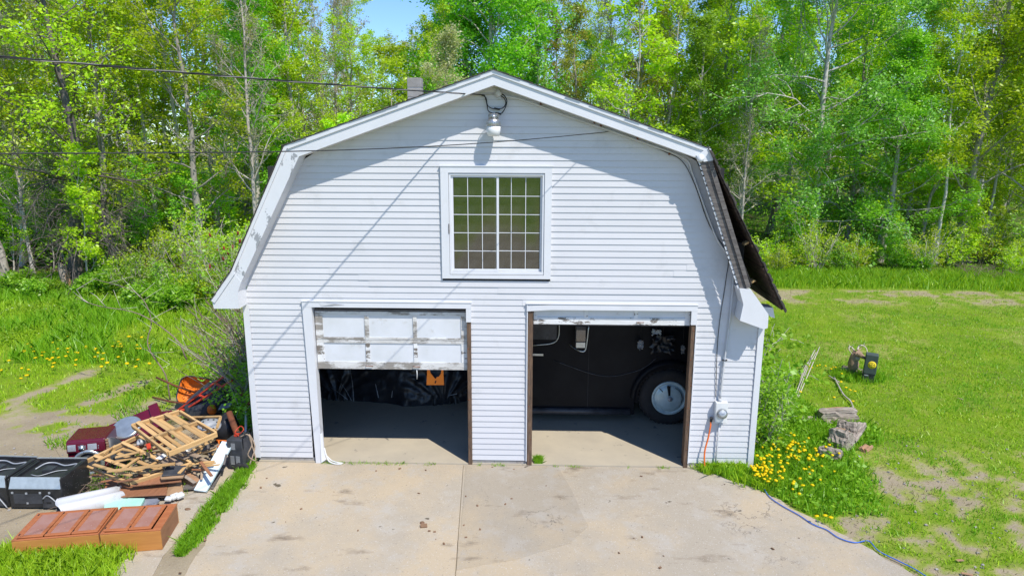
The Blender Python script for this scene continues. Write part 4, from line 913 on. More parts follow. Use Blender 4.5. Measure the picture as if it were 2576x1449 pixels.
pine_frame('lower pine frame with broken slats sloping down beside the stove', [gp(202, 1168, .36), gp(348, 1098, .62), gp(483, 1166, .40), gp(327, 1216, .30)], 3, w=.07, skew=.12, midbar=False, seed=5)
pine_frame('thin pine frame standing up behind the upper slatted frame', [gp(480, 1050, .85), gp(556, 1048, .95), gp(545, 1080, .80), gp(500, 1090, .7)], 0, w=.05, t=.03, midbar=False, seed=6)
# loose lath and broken slats, each on its own
slat_spec = [((240, 1160), (345, 1112), .5, 'pine', .05), ((262, 1140), (290, 1120), .55, 'pine', .03), ((290, 1150), (352, 1136), .5, 'pine', .06), ((280, 1163), (350, 1148), .45, 'pine', .06), ((300, 1185), (350, 1150), .45, 'pine', .05), ((270, 1185), (440, 1166), .52, 'pine', .07),
             ((360, 1128), (410, 1120), .52, 'oldpine', .09), ((350, 1142), (405, 1136), .50, 'pine', .06), ((335, 1120), (400, 1105), .55, 'oldpine', .06), ((400, 1140), (422, 1170), .5, 'oldpine', .10), ((430, 1140), (470, 1152), .46, 'oldpine', .10), ((446, 1130), (500, 1148), .48, 'oldpine', .09), ((420, 1152), (455, 1168), .45, 'oldpine', .09),
             ((460, 1145), (540, 1105), .5, 'pine', .05), ((470, 1168), (540, 1160), .38, 'pine', .05), ((450, 1190), (478, 1162), .40, 'pine', .05), ((490, 1150), (520, 1110), .5, 'pine', .045), ((505, 1140), (545, 1128), .42, 'pine', .05), ((380, 1128), (440, 1100), .58, 'pine', .05), ((310, 1130), (380, 1142), .5, 'pine', .055), ((345, 1185), (420, 1150), .42, 'pine', .05), ((360, 1196), (415, 1172), .36, 'pine', .06), ((235, 1168), (330, 1196), .47, 'pine', .06)]
lb_ = {'pine': 'raw yellow pine slat lying loose across the scrap heap', 'oldpine': 'weathered grey-brown lath lying loose on the scrap heap'}
for (a, b, zz, m, w_) in slat_spec:
    p, q = gp(*a, zz), gp(*b, zz + rp.uniform(-.06, .06)); o = plank('slat', p, q, w_, .022, M_[m]); tag(o, lb_[m], 'slat', 'loose pine slats on the scrap heap' if m == 'pine' else 'loose weathered laths on the scrap heap')
for k in range(34):
    px, py = rp.choice(((250, 1190), (300, 1210), (470, 1180), (520, 1150), (430, 1175), (360, 1120), (540, 1130), (490, 1200))); px += rp.gauss(0, 22); py += rp.gauss(0, 12); zz = rp.uniform(.03, .38)
    c = gp(px, py, zz); a_ = rp.uniform(0, 3.14); l_ = rp.uniform(.07, .22); d_ = Vector((math.cos(a_) * l_, math.sin(a_) * l_, rp.uniform(-.05, .08)))
    tag(plank('wood_offcut', c - d_, c + d_, rp.uniform(.025, .06), rp.uniform(.012, .03), M_[rp.choice(('oldpine', 'pine', 'oldpine', 'greywood', 'walnut'))]), 'short broken wood offcut strewn through the scrap heap', 'offcut', 'wood offcuts in the scrap heap')
for (px, py, zz, s, m, nm, lb) in ((356, 1112, .62, .05, 'drum', 'tin_can', 'dented tin can lying on the lower pine frame'), (300, 1228, .10, .05, 'rust', 'tin_can', 'rusty tin can at the front left of the brown panels'), (516, 1186, .10, .06, 'black_plastic', 'plant_pot', 'black plastic plant pot beside the pale blue plank'), (474, 1128, .56, .05, 'white_plastic', 'paint_pot', 'white paint pot under the right end of the upper pine frame'), (556, 1128, .2, .07, 'greyboard', 'paint_pot', 'grey paint pot behind the pale blue plank')):
    c = gp(px, py, zz); cM = Matrix.Translation(c) @ Matrix.Rotation(rp.uniform(.6, 1.5), 4, 'X') @ Matrix.Rotation(rp.uniform(-.6, .6), 4, 'Y'); t_ = thing(nm, lb, nm.replace('_', ' '), mat=cM)
    MB().lathe([(s * .85, -s), (s, s), (s * .96, s), (s * .8, -s * .9)], 14).build('wall', M_[m], t_, cM); MB().lathe([(s * 1.05, s * .92), (s * 1.05, s * 1.04), (s * .95, s * 1.04)], 14, cap=False).build('rim', M_['drum'], t_, cM)
tag(link('white_paper', MB().obox(frame_of(gp(395, 1146, .56), gp(420, 1150, .55)), .05, .09, .002).mesh('white_paper'), M_['white_plastic']), 'white scrap of paper lying on the broken lower pine frame', 'paper')
tag(link('red_tag', MB().obox(frame_of(gp(372, 1112, .72), gp(376, 1132, .68)), .07, .03, .012).mesh('red_tag'), M_['redpaint']), 'small red strip caught under the left edge of the upper pine frame', 'tag')

# brown panels, cardboard, foam, bin
def sheet(name, pts, th, m, label, cat):
    P = [Vector(p) for p in pts]; n = (P[1] - P[0]).cross(P[-1] - P[0]).normalized(); n = -n if n.z < 0 else n; k = len(P)
    vs = P + [p - n * th for p in P]
    o = MB().add(vs, [tuple(range(k)), tuple(range(k, 2 * k))[::-1]] + [(i, k + i, k + (i + 1) % k, (i + 1) % k) for i in range(k)]).build(name, M_[m])
    return tag(bevel(o, .004), label, cat)
sheet('wood_sheet', [gp(297, 1249, .16), gp(419, 1243, .16), gp(422, 1212, .17), gp(300, 1207, .17)], .02, 'walnut', 'brown wood panel with upright grain, frontmost of the stacked panels', 'panel')
sheet('wood_sheet', [gp(258, 1246, .13), gp(296, 1246, .14), gp(299, 1207, .15), gp(268, 1206, .15)], .02, 'walnut', 'narrow tan-brown panel at the left end of the stacked panels', 'panel')
sheet('wood_sheet', [gp(327, 1222, .27), gp(456, 1210, .27), gp(456, 1199, .30), gp(410, 1180, .36), gp(350, 1190, .34)], .025, 'walnut', 'reddish-brown panel under the lower corner of the pine frames', 'panel')
sheet('wood_sheet', [gp(406, 1196, .40), gp(462, 1192, .38), gp(470, 1170, .42), gp(420, 1170, .44)], .02, 'black_plastic', 'dark panel under the edge of the upper pine frame', 'panel')
sheet('wood_sheet', [gp(405, 1204, .36), gp(460, 1200, .34), gp(464, 1191, .37), gp(402, 1194, .39)], .03, 'card', 'pale brown board edge below the dark panel in the heap', 'panel')
sheet('cardboard', [gp(418, 1246, .12), gp(462, 1240, .10), gp(456, 1206, .20), gp(424, 1212, .18)], .015, 'card', 'sheet of brown cardboard at the right end of the panels', 'cardboard')
sheet('floor_board', [gp(300, 1255, .09), gp(460, 1246, .09), gp(458, 1236, .11), gp(302, 1244, .11)], .02, 'oldpine', 'long thin board under the front edge of the brown panels', 'board')
sheet('foam_board', [gp(260, 1282, .10), gp(304, 1283, .10), gp(326, 1249, .12), gp(268, 1246, .14)][::1], .05, 'mint', 'mint green foam slab on the left of a pair', 'foam board')
sheet('foam_board', [gp(300, 1281, .11), gp(352, 1274, .11), gp(364, 1252, .13), gp(322, 1252, .13)][::1], .05, 'mint', 'mint green foam slab on the right of a pair', 'foam board')
sheet('grey_board', [gp(334, 1271, .06), gp(386, 1274, .06), gp(398, 1252, .08), gp(350, 1250, .08)], .03, 'greyboard', 'grey blue board lying behind the brown cupboard', 'board')
sheet('grey_board', [gp(368, 1268, .10), gp(390, 1270, .10), gp(402, 1256, .10), gp(378, 1254, .10)], .03, 'greyboard', 'short grey blue board on top of the longer grey one', 'board')
for (a, s, lb) in (((424, 1254), .05, 'white styrofoam lump left of the cardboard edge'), ((440, 1248), .06, 'white styrofoam lump at the front cardboard corner'), ((452, 1246), .06, 'white styrofoam lump nearest the pale blue plank')):
    c = gp(*a, .10); o = bevel(MB().obox(Matrix.Translation(c) @ Matrix.Rotation(rp.uniform(0, 3), 4, 'Z') @ Matrix.Rotation(.3, 4, 'X'), s, s * .8, s * .5).build('foam_lump', M_['white_plastic']), .015, 2); tag(o, lb, 'foam')
# milky plastic bin lying crushed
bnM = Matrix.Translation(gp(232, 1262, .12)) @ Matrix.Rotation(math.radians(38), 4, 'Z')
bn = thing('plastic_bin', 'crushed milky white plastic bin lying between stove and mint foam', 'bin', mat=bnM)
b_ = MB(); prof = [(-.42, .19), (-.40, .21), (.0, .185), (.40, .15)]
for i, (xx, r) in enumerate(prof):
    for k in range(24):
        a = 2 * math.pi * k / 24; zz = r * math.sin(a) * .72; b_.v.append((xx + .03 * math.cos(a * 2), r * 1.05 * math.cos(a), zz + .03 * math.sin(a * 3)))
for i in range(3):
    for k in range(24): b_.f.append((i * 24 + k, i * 24 + (k + 1) % 24, (i + 1) * 24 + (k + 1) % 24, (i + 1) * 24 + k)); b_.sm.append(True)
b_.f.append(tuple(72 + k for k in range(24))); b_.sm.append(False)
o = b_.build('shell', M_['whiteshell'], bn, bnM); md = o.modifiers.new('wall', 'SOLIDIFY'); md.thickness = .008
MB().tube([(-.42 + .03 * math.cos(4 * math.pi * k / 24), .2 * math.cos(2 * math.pi * k / 24), .145 * math.sin(2 * math.pi * k / 24) + .03 * math.sin(6 * math.pi * k / 24)) for k in range(25)], .010, 5).build('rim', M_['whiteshell'], bn, bnM)
# pale blue plank propped on the heap
pk = thing('painted_plank', 'long pale blue painted plank propped against the black welder', 'plank', tuple(gp(503, 1237, .05)))
a, b = gp(503, 1235, .05), gp(573, 1112, .46)
plank('board', a, b, .20, .028, M_['paleblue'], pk, (.1, -.1, 1)); d = (b - a).normalized(); q_ = Vector((0, 0, 1)).cross(d).normalized()
plank('edge_strip', a - q_ * .106 + Vector((0, 0, -.004)), b - q_ * .106 + Vector((0, 0, -.004)), .012, .045, M_['paleblue'], pk, (.1, -.1, 1))
# black welder on two wheels
bxM = Matrix.Translation((-4.60, -.34, .06)) @ Matrix.Rotation(-.12, 4, 'Z')
bx = thing('welder', 'black wheeled welding machine with louvres at the garage corner', 'welder', mat=bxM)
bevel(MB().box(0, .27, 0, .36, 0, .50).build('case', M_['black_plastic'], bx, bxM), .012, 2)
lv = MB()
for (x0, z0, n_) in ((.08, .33, 6), (.05, .06, 8), (.15, .06, 8)):
    for k in range(n_): lv.box(x0, x0 + .07, -.006, .0, z0 + k * .02, z0 + k * .02 + .009)
tag(lv.build('louvres', M_['drum'], bx, bxM), kind='stuff')
for xw in (.20, .30):
    w_ = thing('wheel', None, None, mat=bxM); w_.parent = bx; w_.matrix_basis = Matrix.Identity(4)
    MB().lathe([(.04, -.02), (.072, -.02), (.078, 0), (.072, .02), (.04, .02)], 20, Matrix.Translation((xw, -.02, .02)) @ Matrix.Rotation(math.pi / 2, 4, 'X')).build('tyre', M_['rubber'], w_, bxM)
    sp = MB()
    for k in range(8): sp.obox(Matrix.Translation((xw, -.022, .02)) @ Matrix.Rotation(math.pi / 2, 4, 'X') @ Matrix.Rotation(k * math.pi / 4, 4, 'Z'), .045, .005, .008)
    sp.build('spokes', M_['drum'], w_, bxM)
MB().tube([(.26, .05, .30), (.285, .03, .55), (.285, .30, .60), (.26, .32, .35)], .010, 6).build('handle', M_['black_paint'], bx, bxM)
MB().tube(curve_pts([(.20, .1, .52), (.33, .12, .56), (.40, .10, .40), (.34, .05, .22), (.42, .15, .10), (.30, .2, .52), (.38, .22, .3), (.36, .05, .05)], 6), .011, 5).build('lead', M_['oldpine'], bx, bxM)
MB().tube(curve_pts([(.12, .2, .51), (.20, .22, .60), (.10, .30, .62), (.05, .2, .55), (.16, .12, .53)], 5), .009, 5).build('clamp_lead', M_['redpaint'], bx, bxM)
MB().box(.06, .12, .14, .22, .50, .53).build('clamp', M_['redpaint'], bx, bxM)

# upturned wheelbarrow: orange tray on edge, red frame across it
wb = thing('wheelbarrow', 'orange wheelbarrow tray on its side with long wooden handles in the grass', 'wheelbarrow', tuple(gp(490, 1020, .3)))
TC = gp(492, 985, .42); ex = (gp(560, 992, .40) - gp(445, 975, .44)).normalized(); ez = Vector((-.12, .45, .86)); ez = (ez - ex * ez.dot(ex)).normalized(); ey = ez.cross(ex)
TM = Matrix(((ex.x, ez.x, ey.x, TC.x), (ex.y, ez.y, ey.y, TC.y), (ex.z, ez.z, ey.z, TC.z), (0, 0, 0, 1)))
# local: X along tray, Y up, Z away from or towards the viewer
tray = MB(); secs = [(0.0, .42, .30), (.05, .41, .285), (.16, .33, .21), (.22, .26, .15)]
sg = 1 if (TM.to_3x3() @ Vector((0, 0, 1))).dot(Vector(CAM) - TC) < 0 else -1
for (dz, a, b) in secs:
    for k in range(28):
        th = 2 * math.pi * k / 28; ct, st_ = math.cos(th), math.sin(th)
        tray.v.append((a * math.copysign(abs(ct) ** .5, ct) * (1 if ct < 0 else .9), b * math.copysign(abs(st_) ** .5, st_), sg * dz))
for i in range(3):
    for k in range(28): tray.f.append((i * 28 + k, i * 28 + (k + 1) % 28, (i + 1) * 28 + (k + 1) % 28, (i + 1) * 28 + k)); tray.sm.append(True)
tray.f.append(tuple(84 + k for k in range(28))); tray.sm.append(False)
o = tray.build('tray', M_['barrow_orange'], wb, TM); md = o.modifiers.new('wall', 'SOLIDIFY'); md.thickness = .004
MB().tube([tray.v[k % 28] for k in range(29)], .014, 6).build('rolled_rim', M_['black_plastic'], wb, TM)
MB().tube([gp(393, 949, .62), gp(440, 970, .55), gp(500, 990, .30)], .02, 6).build('handle', M_['rust'], wb)
MB().tube([gp(384, 999, .22), gp(432, 1011, .20), gp(480, 1015, .18)], .02, 6).build('handle', M_['rust'], wb)
hs_ = thing('hand_truck', 'red steel hand truck frame leaning over the orange wheelbarrow tray', 'hand truck', tuple(gp(443, 1033, .25)))
f0, f1 = gp(446, 1033, .26), gp(566, 945, 1.02); g0, g1 = gp(456, 1036, .24), gp(584, 957, .98)
for a, b in ((f0, f1), (g0, g1)): plank('side_bar', a, b, .035, .05, M_['redpaint'], hs_, (.3, -.8, .5))
for t_ in (.06, .46, .80): plank('cross_bar', f0.lerp(f1, t_), g0.lerp(g1, t_), .045, .03, M_['redpaint'], hs_, (.3, -.8, .5))
# scuffed black tub, black bag, drum lid, pipe, fire log ...
tb = thing('plastic_tub', 'scuffed black plastic tub lying tipped beneath the red hand truck', 'tub', tuple(gp(520, 1040, .1)))
TBM = Matrix.Translation(gp(530, 1012, .36)) @ Matrix.Rotation(math.radians(20), 4, 'Z') @ Matrix.Rotation(math.radians(-38), 4, 'Y') @ Matrix.Rotation(math.radians(48), 4, 'X')
tb_ = MB()
for (dz, a, b) in ((0, .50, .34), (.04, .47, .31), (.20, .44, .28), (.27, .38, .22)):
    for k in range(28):
        th = 2 * math.pi * k / 28; ct, st_ = math.cos(th), math.sin(th); tb_.v.append((a * math.copysign(abs(ct) ** .6, ct), b * math.copysign(abs(st_) ** .6, st_), dz + .012 * math.sin(3 * th)))
for i in range(3):
    for k in range(28): tb_.f.append((i * 28 + k, i * 28 + (k + 1) % 28, (i + 1) * 28 + (k + 1) % 28, (i + 1) * 28 + k)); tb_.sm.append(True)
tb_.f.append(tuple(84 + k for k in range(28))); tb_.sm.append(True)
o = tb_.build('shell', M_['black_plastic'], tb, TBM); md = o.modifiers.new('wall', 'SOLIDIFY'); md.thickness = .008
MB().tube([tb_.v[k % 28] for k in range(29)], .014, 6).build('rim', M_['black_plastic'], tb, TBM)
def lump(name, c, sx, sy, sz, m, label, cat, seed, rz=0):
    u = np.linspace(0, math.pi, 13)[:, None]; v = np.linspace(0, 2 * math.pi, 20, endpoint=False)[None, :]
    r = 1 + .35 * (fbm(np.cos(v) * 1.6 + np.cos(u) * 2 + seed * 3.1, np.sin(v) * 1.6 + np.cos(u) * 1.3 + seed) - .5)
    x, y, z_ = r * np.sin(u) * np.cos(v) * sx, r * np.sin(u) * np.sin(v) * sy, (r * np.cos(u) + 0 * v) * sz
    P = np.stack([x, y, z_], -1).reshape(-1, 3); F = [(i * 20 + k, (i + 1) * 20 + k, (i + 1) * 20 + (k + 1) % 20, i * 20 + (k + 1) % 20) for i in range(12) for k in range(20)]
    return tag(link(name, np_mesh(name, P, F, True), M_[m], None, Matrix.Translation(c) @ Matrix.Rotation(rz, 4, 'Z')), label, cat)
lump('rubbish_bag', gp(567, 1080, .26), .26, .2, .30, 'tarp', 'shiny black rubbish bag right of the slatted pine frame', 'bag', 2)
dl_ = thing('drum_lid', 'grey perforated steel disc lying behind the upper pine frame', 'disc', tuple(gp(527, 1068, .62)))
DM = Matrix.Translation(gp(527, 1070, .60)) @ Matrix.Rotation(.3, 4, 'X') @ Matrix.Rotation(.15, 4, 'Y')
MB().lathe([(.0, .02), (.12, .025), (.19, .01), (.195, -.02), (.18, -.02)], 28, DM).build('disc', M_['drum'], dl_)
for k in range(9): MB().lathe([(.018, .022), (.018, .026), (0, .026)], 8, DM @ Matrix.Rotation(k * .7, 4, 'Z') @ Matrix.Translation((.13, 0, 0))).build('hole', M_['black'], dl_)
tag(tube_obj('stove_pipe', [gp(576, 1037, .66), gp(590, 1075, .45), gp(602, 1106, .26)], .055, M_['rust'], None, 12), 'rusty round pipe leaning beside the welder under the bush', 'pipe')
tag(tube_obj('plastic_pipe', [gp(619, 1035, .5), gp(618, 1100, .35), gp(620, 1150, .05)], .022, M_['white_plastic'], None, 8), 'thin white plastic pipe standing at the garage corner', 'pipe')
tag(tube_obj('iron_bar', [gp(629, 1010, .7), gp(610, 1045, .4)], .03, M_['rust'], None, 8), 'short rusty bar leaning on the garage corner above the white pipe', 'bar')
sheet('metal_tray', [gp(548, 1030, .42), gp(578, 1022, .48), gp(586, 1010, .52), gp(556, 1016, .46)], .02, 'greyboard', 'grey metal sheet under the black tub', 'metal sheet')
lump('plastic_sack', gp(533, 1030, .34), .09, .07, .10, 'barrow_orange', 'small orange and green rag beside the black tub', 'rag', 5)
sheet('bucket_lid', [gp(600, 990, .62), gp(626, 985, .64), gp(630, 1005, .5), gp(606, 1012, .48)], .12, 'black_plastic', 'dark plastic crate wedged between bush and garage corner', 'crate')
lump('rusty_pan', gp(618, 988, .66), .14, .12, .06, 'rust', 'rusty upturned pan on the dark crate at the corner', 'pan', 7)
sf = thing('tubular_stand', 'low orange tubular stand lying behind the pale blue plank', 'stand', tuple(gp(560, 1108, .3)))
for a, b in (((545, 1107), (586, 1110)), ((548, 1124), (566, 1108)), ((550, 1108), (552, 1126)), ((574, 1109), (572, 1120))): MB().tube([gp(*a, .32), gp(*b, .30 if b[1] < 1115 else .18)], .014, 6).build('bar', M_['barrow_orange'], sf)
lg = thing('timber_block', 'old square timber end lying under the dark panel of the heap', 'timber', tuple(gp(470, 1205, .1)))
bevel(MB().obox(frame_of(gp(455, 1190, .16), gp(495, 1218, .09)), .22, .07, .06).build('timber', M_['logend'], lg), .012, 2); MB().obox(frame_of(gp(455, 1190, .225), gp(490, 1214, .155)), .18, .03, .004).build('bark_strip', M_['logwood'], lg)
plank_ = plank('old_board', gp(462, 1226, .07), gp(510, 1222, .06), .14, .03, M_['greywood']); tag(plank_, 'weathered grey board lying left of the pale blue plank foot', 'board')
sheet('old_board', [gp(520, 1225, .04), gp(545, 1180, .04), gp(560, 1184, .04), gp(536, 1228, .04)], .025, 'greywood', 'dark flat board beneath the pale blue plank', 'board')
for k, (a, b) in enumerate((((438, 1262), (446, 1248)), ((444, 1268), (452, 1252)), ((432, 1278), (440, 1268)))): tag(plank('wood_splinter', gp(*a, .02), gp(*b, .02), .02, .012, M_['oldpine']), 'short brown wood splinter on the concrete near the cupboard end', 'splinter', 'splinters by the cupboard end')
tag(lump('dead_leaf_clump', gp(472, 1280, .015), .045, .03, .014, 'litter', 'x', 'x', 3), 'small dark leaf scrap on the concrete right of the cupboard', 'leaf scrap')
tag(lump('mud_clod', gp(1062, 1314, .02), .035, .03, .016, 'litter', 'x', 'x', 4), 'dark clod lying on the middle of the concrete apron', 'clod')

# ------------------------------------------------------------------ on the right lawn
# archery target: deer bust on a log
D0 = gp(2143, 942, 0.0)
deer = thing('deer_target', 'tan foam deer bust with two pale antlers standing on the lawn', 'deer target', tuple(D0))
DT = Matrix.Translation(D0) @ Matrix.Rotation(math.radians(18), 4, 'Z')
def sweep(rings, sides=16):
    """one closed body through elliptical rings (centre, tangent, half width, half height)"""
    m = MB()
    for c, t, a, b in rings:
        c = Vector(c); t = Vector(t).normalized(); x = t.cross(Vector((0, -1, .2))).normalized(); y = x.cross(t)
        m.v += [c + x * (a * math.cos(2 * math.pi * k / sides)) + y * (b * math.sin(2 * math.pi * k / sides)) for k in range(sides)]
    n = len(rings)
    for i in range(n - 1):
        for k in range(sides): m.f.append((i * sides + k, i * sides + (k + 1) % sides, (i + 1) * sides + (k + 1) % sides, (i + 1) * sides + k)); m.sm.append(True)
    m.f += [tuple(range(sides))[::-1], tuple((n - 1) * sides + k for k in range(sides))]; m.sm += [False, True]
    return m
sweep([((0, 0, 0), (0, 0, 1), .07, .06), ((0, 0, .10), (0, 0, 1), .075, .07), ((0, -.01, .19), (0, -.05, 1), .115, .12), ((0, -.01, .28), (0, -.05, 1), .125, .125), ((0, -.0, .38), (0, 0, 1), .10, .10), ((.0, -.01, .46), (.02, -.15, 1), .085, .09),
       ((.01, -.03, .53), (.05, -.8, .7), .085, .085), ((.02, -.09, .555), (.1, -1, -.1), .082, .085), ((.03, -.16, .535), (.1, -1, -.35), .065, .06), ((.045, -.235, .505), (.15, -1, -.3), .045, .04), ((.05, -.275, .495), (.15, -1, -.2), .032, .028)]).build('body', M_['deer'], deer, DT)
MB().lathe([(.0, .035), (.03, .025), (.034, 0), (.0, -.012)], 12, Matrix.Translation((.055, -.285, .495)) @ Matrix.Rotation(math.pi / 2, 4, 'X')).build('nose', M_['black'], deer, DT)
for s in (-1, 1):
    MB().lathe([(0, -.016), (.014, -.006), (.014, .006), (0, .016)], 10, Matrix.Translation((.03 + s * .066, -.135, .565)) @ Matrix.Rotation(math.pi / 2, 4, 'Y')).build('eye', M_['black'], deer, DT)
    MB().add([(s * .06, -.03, .585), (s * .10, -.045, .60), (s * .20, -.03, .675), (s * .10, -.005, .63), (s * .11, -.02, .605)], [(0, 1, 2, 4), (0, 4, 2, 3), (1, 0, 3, 2)]).build('ear', M_['deer'], deer, DT)
    a = MB(); a.tube(curve_pts([(s * .045, -.03, .62), (s * .12, .0, .70), (s * .20, -.03, .715), (s * .245, -.09, .66), (s * .22, -.17, .585)], 5), [.021 - .0006 * i for i in range(21)], 7)
    for (p, q) in (((s * .12, .0, .70), (s * .11, -.06, .76)), ((s * .21, -.03, .71), (s * .215, -.04, .78))): a.tube([p, ((p[0] + q[0]) / 2 + .01, (p[1] + q[1]) / 2, (p[2] + q[2]) / 2), q], [.013, .010, .004], 6)
    a.build('antler', M_['antler'], deer, DT)
MB().lathe([(0, .05), (.05, .03), (.06, 0), (.045, -.05), (0, -.06)], 12, Matrix.Translation((.012, -.10, .44)) @ Matrix.Rotation(.3, 4, 'X')).build('throat_patch', M_['deer_light'], deer, DT)
def log(name, a, b, r, m, label, cat='log', half=False, seed=0, endm=None, flat=0):
    a = Vector(a); b = Vector(b); L = (b - a).length; n = 18; r_ = random.Random(seed); mb = MB(); nr = 9
    lob = [1 + .12 * math.sin(3 * 2 * math.pi * k / n + seed) + r_.uniform(-.07, .07) for k in range(n)]
    for i in range(nr):
        t = i / (nr - 1)
        for k in range(n):
            th = 2 * math.pi * k / n; rr = r * lob[k] * (1 + .10 * math.sin(t * 4 + k * 1.7 + seed) + r_.uniform(-.09, .09)) * (.88 if i in (0, nr - 1) else 1)
            y, z = rr * math.cos(th), rr * math.sin(th)
            if half: z = max(z, -.05 * r) if z < 0 else z
            jag = (r_.uniform(-.04, .06) if i in (0, nr - 1) else 0) * L
            mb.v.append(((t - .5) * L + jag, y, z))
    for i in range(nr - 1):
        for k in range(n): mb.f.append((i * n + k, i * n + (k + 1) % n, (i + 1) * n + (k + 1) % n, (i + 1) * n + k)); mb.sm.append(False)
    M = frame_of(a, b); th_ = thing(name, label, cat, mat=M)
    mb.build('bark', M_[m], th_, M)
    e = MB(); e.f = [tuple(range(n))[::-1]]; e.sm = [False]; e.v = [(v[0] - .004, v[1] * .995, v[2] * .995) for v in mb.v[:n]]; e.build('cut_face', M_[endm or m], th_, M)
    e = MB(); e.f = [tuple(range(n))]; e.sm = [False]; e.v = [(v[0] + .004, v[1] * .995, v[2] * .995) for v in mb.v[-n:]]; e.build('cut_face', M_[endm or m], th_, M)
    if flat:
        s_ = MB(); s_.add([(-L * .44, -r * .5, r * .80), (L * .40, -r * .42, r * .86), (L * .44, r * .2, r * 1.0), (L * .05, r * .42, r * 1.02), (-L * .42, r * .3, r * .92)], [(0, 1, 2, 3, 4)]); s_.build('split_face', M_['logend'], th_, M)
    return th_
log('log', gp(2120, 925, .06), gp(2170, 937, .06), .07, 'logwood', 'short dark log lying at the foot of the deer bust', seed=4, endm='greywood')
# block target on a black slotted base
B0 = gp(2183, 958, 0); BT = Matrix.Translation(B0) @ Matrix.Rotation(math.radians(-24), 4, 'Z')
bk = thing('block_target', 'dark green foam block target with yellow round mark on slotted black base', 'archery target', mat=BT)
bevel(MB().box(-.13, .13, -.11, .13, .20, .66).build('block', M_['targetgreen'], bk, BT @ Matrix.Rotation(.05, 4, 'Y')), .012, 2)
bs = MB()
for k in range(5): bs.box(-.125, .125, -.105, .125, .01 + k * .038, .034 + k * .038)
bs.box(-.105, .105, -.085, .105, 0, .195); bs.build('slotted_base', M_['black_plastic'], bk, BT)
MB().box(-.09, -.01, -.112, -.105, .155, .18).build('base_tag', M_['drum'], bk, BT)
EM = BT @ Matrix.Rotation(.05, 4, 'Y') @ Matrix.Translation((.02, -.1115, .43)) @ Matrix.Rotation(math.pi / 2, 4, 'X')
em = MB().lathe([(.088, 0), (.088, .002), (0, .002)], 28, EM).build('round_mark', M_['yellow'], bk)
e = MB(); N_ = 32
for r0, r1 in ((.056, .063), (.030, .034)):
    e.add([EM @ Vector((r * math.cos(2 * math.pi * k / N_), r * math.sin(2 * math.pi * k / N_), .0035)) for r in (r0, r1) for k in range(N_)], [(k, (k + 1) % N_, N_ + (k + 1) % N_, N_ + k) for k in range(N_)])
for k in range(4): e.obox(EM @ Matrix.Rotation(k * math.pi / 2 + .12, 4, 'Z') @ Matrix.Translation((.045, 0, .0032)), .022, .0035, .001)
e.lathe([(.012, .002), (.012, .004), (0, .004)], 12, EM); e.build('mark_lines', M_['black'], bk)
MB().lathe([(.05, 0), (.05, .002), (0, .002)], 20, BT @ Matrix.Rotation(.05, 4, 'Y') @ Matrix.Translation((.1315, .02, .40)) @ Matrix.Rotation(math.pi / 2, 4, 'Y')).build('side_mark', M_['yellow'], bk)
# weathered logs
log('log', gp(2060, 1048, .12), gp(2150, 1046, .14), .17, 'logwood', 'long grey log with reddish rotten top, rearmost of the log heap', seed=2, endm='logwood', flat=1)
log('log', gp(2013, 1054, .04), gp(2060, 1056, .04), .06, 'logwood', 'thin pale log end half hidden in grass left of the log heap', seed=5)
log('log', gp(2108, 1078, .16), gp(2158, 1084, .2), .17, 'logwood', 'thick grey split log in the middle of the log heap', seed=8, endm='logwood')
log('log', gp(2092, 1098, .14), gp(2138, 1112, .16), .19, 'logwood', 'squarish cut log with flat pinkish top at the front of the heap', seed=9, endm='logwood', flat=1)
log('log', gp(2140, 1108, .13), gp(2168, 1070, .15), .09, 'logwood', 'upright grey slab leaning on the right side of the log heap', seed=12)
log('log', gp(2062, 1138, .06), gp(2114, 1150, .08), .14, 'logwood', 'low silvery split log lying alone in front of the dandelions', seed=14, half=True)
for (a, b, lb, s) in (((2166, 1131), (2180, 1122), 'reddish split chunk of wood lying on the lawn beside the logs', .035), ((2176, 1134), (2192, 1124), 'pale split stick leaning against the reddish wood chunk', .03)):
    log('wood_chunk', gp(*a, s), gp(*b, s), s * 1.3, 'logend', lb, 'wood chunk', seed=int(a[0]), endm='logend')
tag(plank('bark_strip', gp(2405 - 0, 1409, .03), gp(2424, 1408, .03), .04, .012, M_['logend']), 'thin tan bark strip lying in the lower right lawn', 'bark strip')
tag(plank('bark_strip', gp(2418, 1440, .03), gp(2449, 1447, .03), .04, .012, M_['logend']), 'x', 'bark strip')['label'] = 'brown bark strip at the bottom right corner of the lawn'
tag(plank('bark_strip', gp(1908 + 500, 1000, .03), gp(1908 + 515, 1005, .03), .03, .01, M_['oldpine']), 'tiny tan wood chip lying out on the mown lawn', 'wood chip')
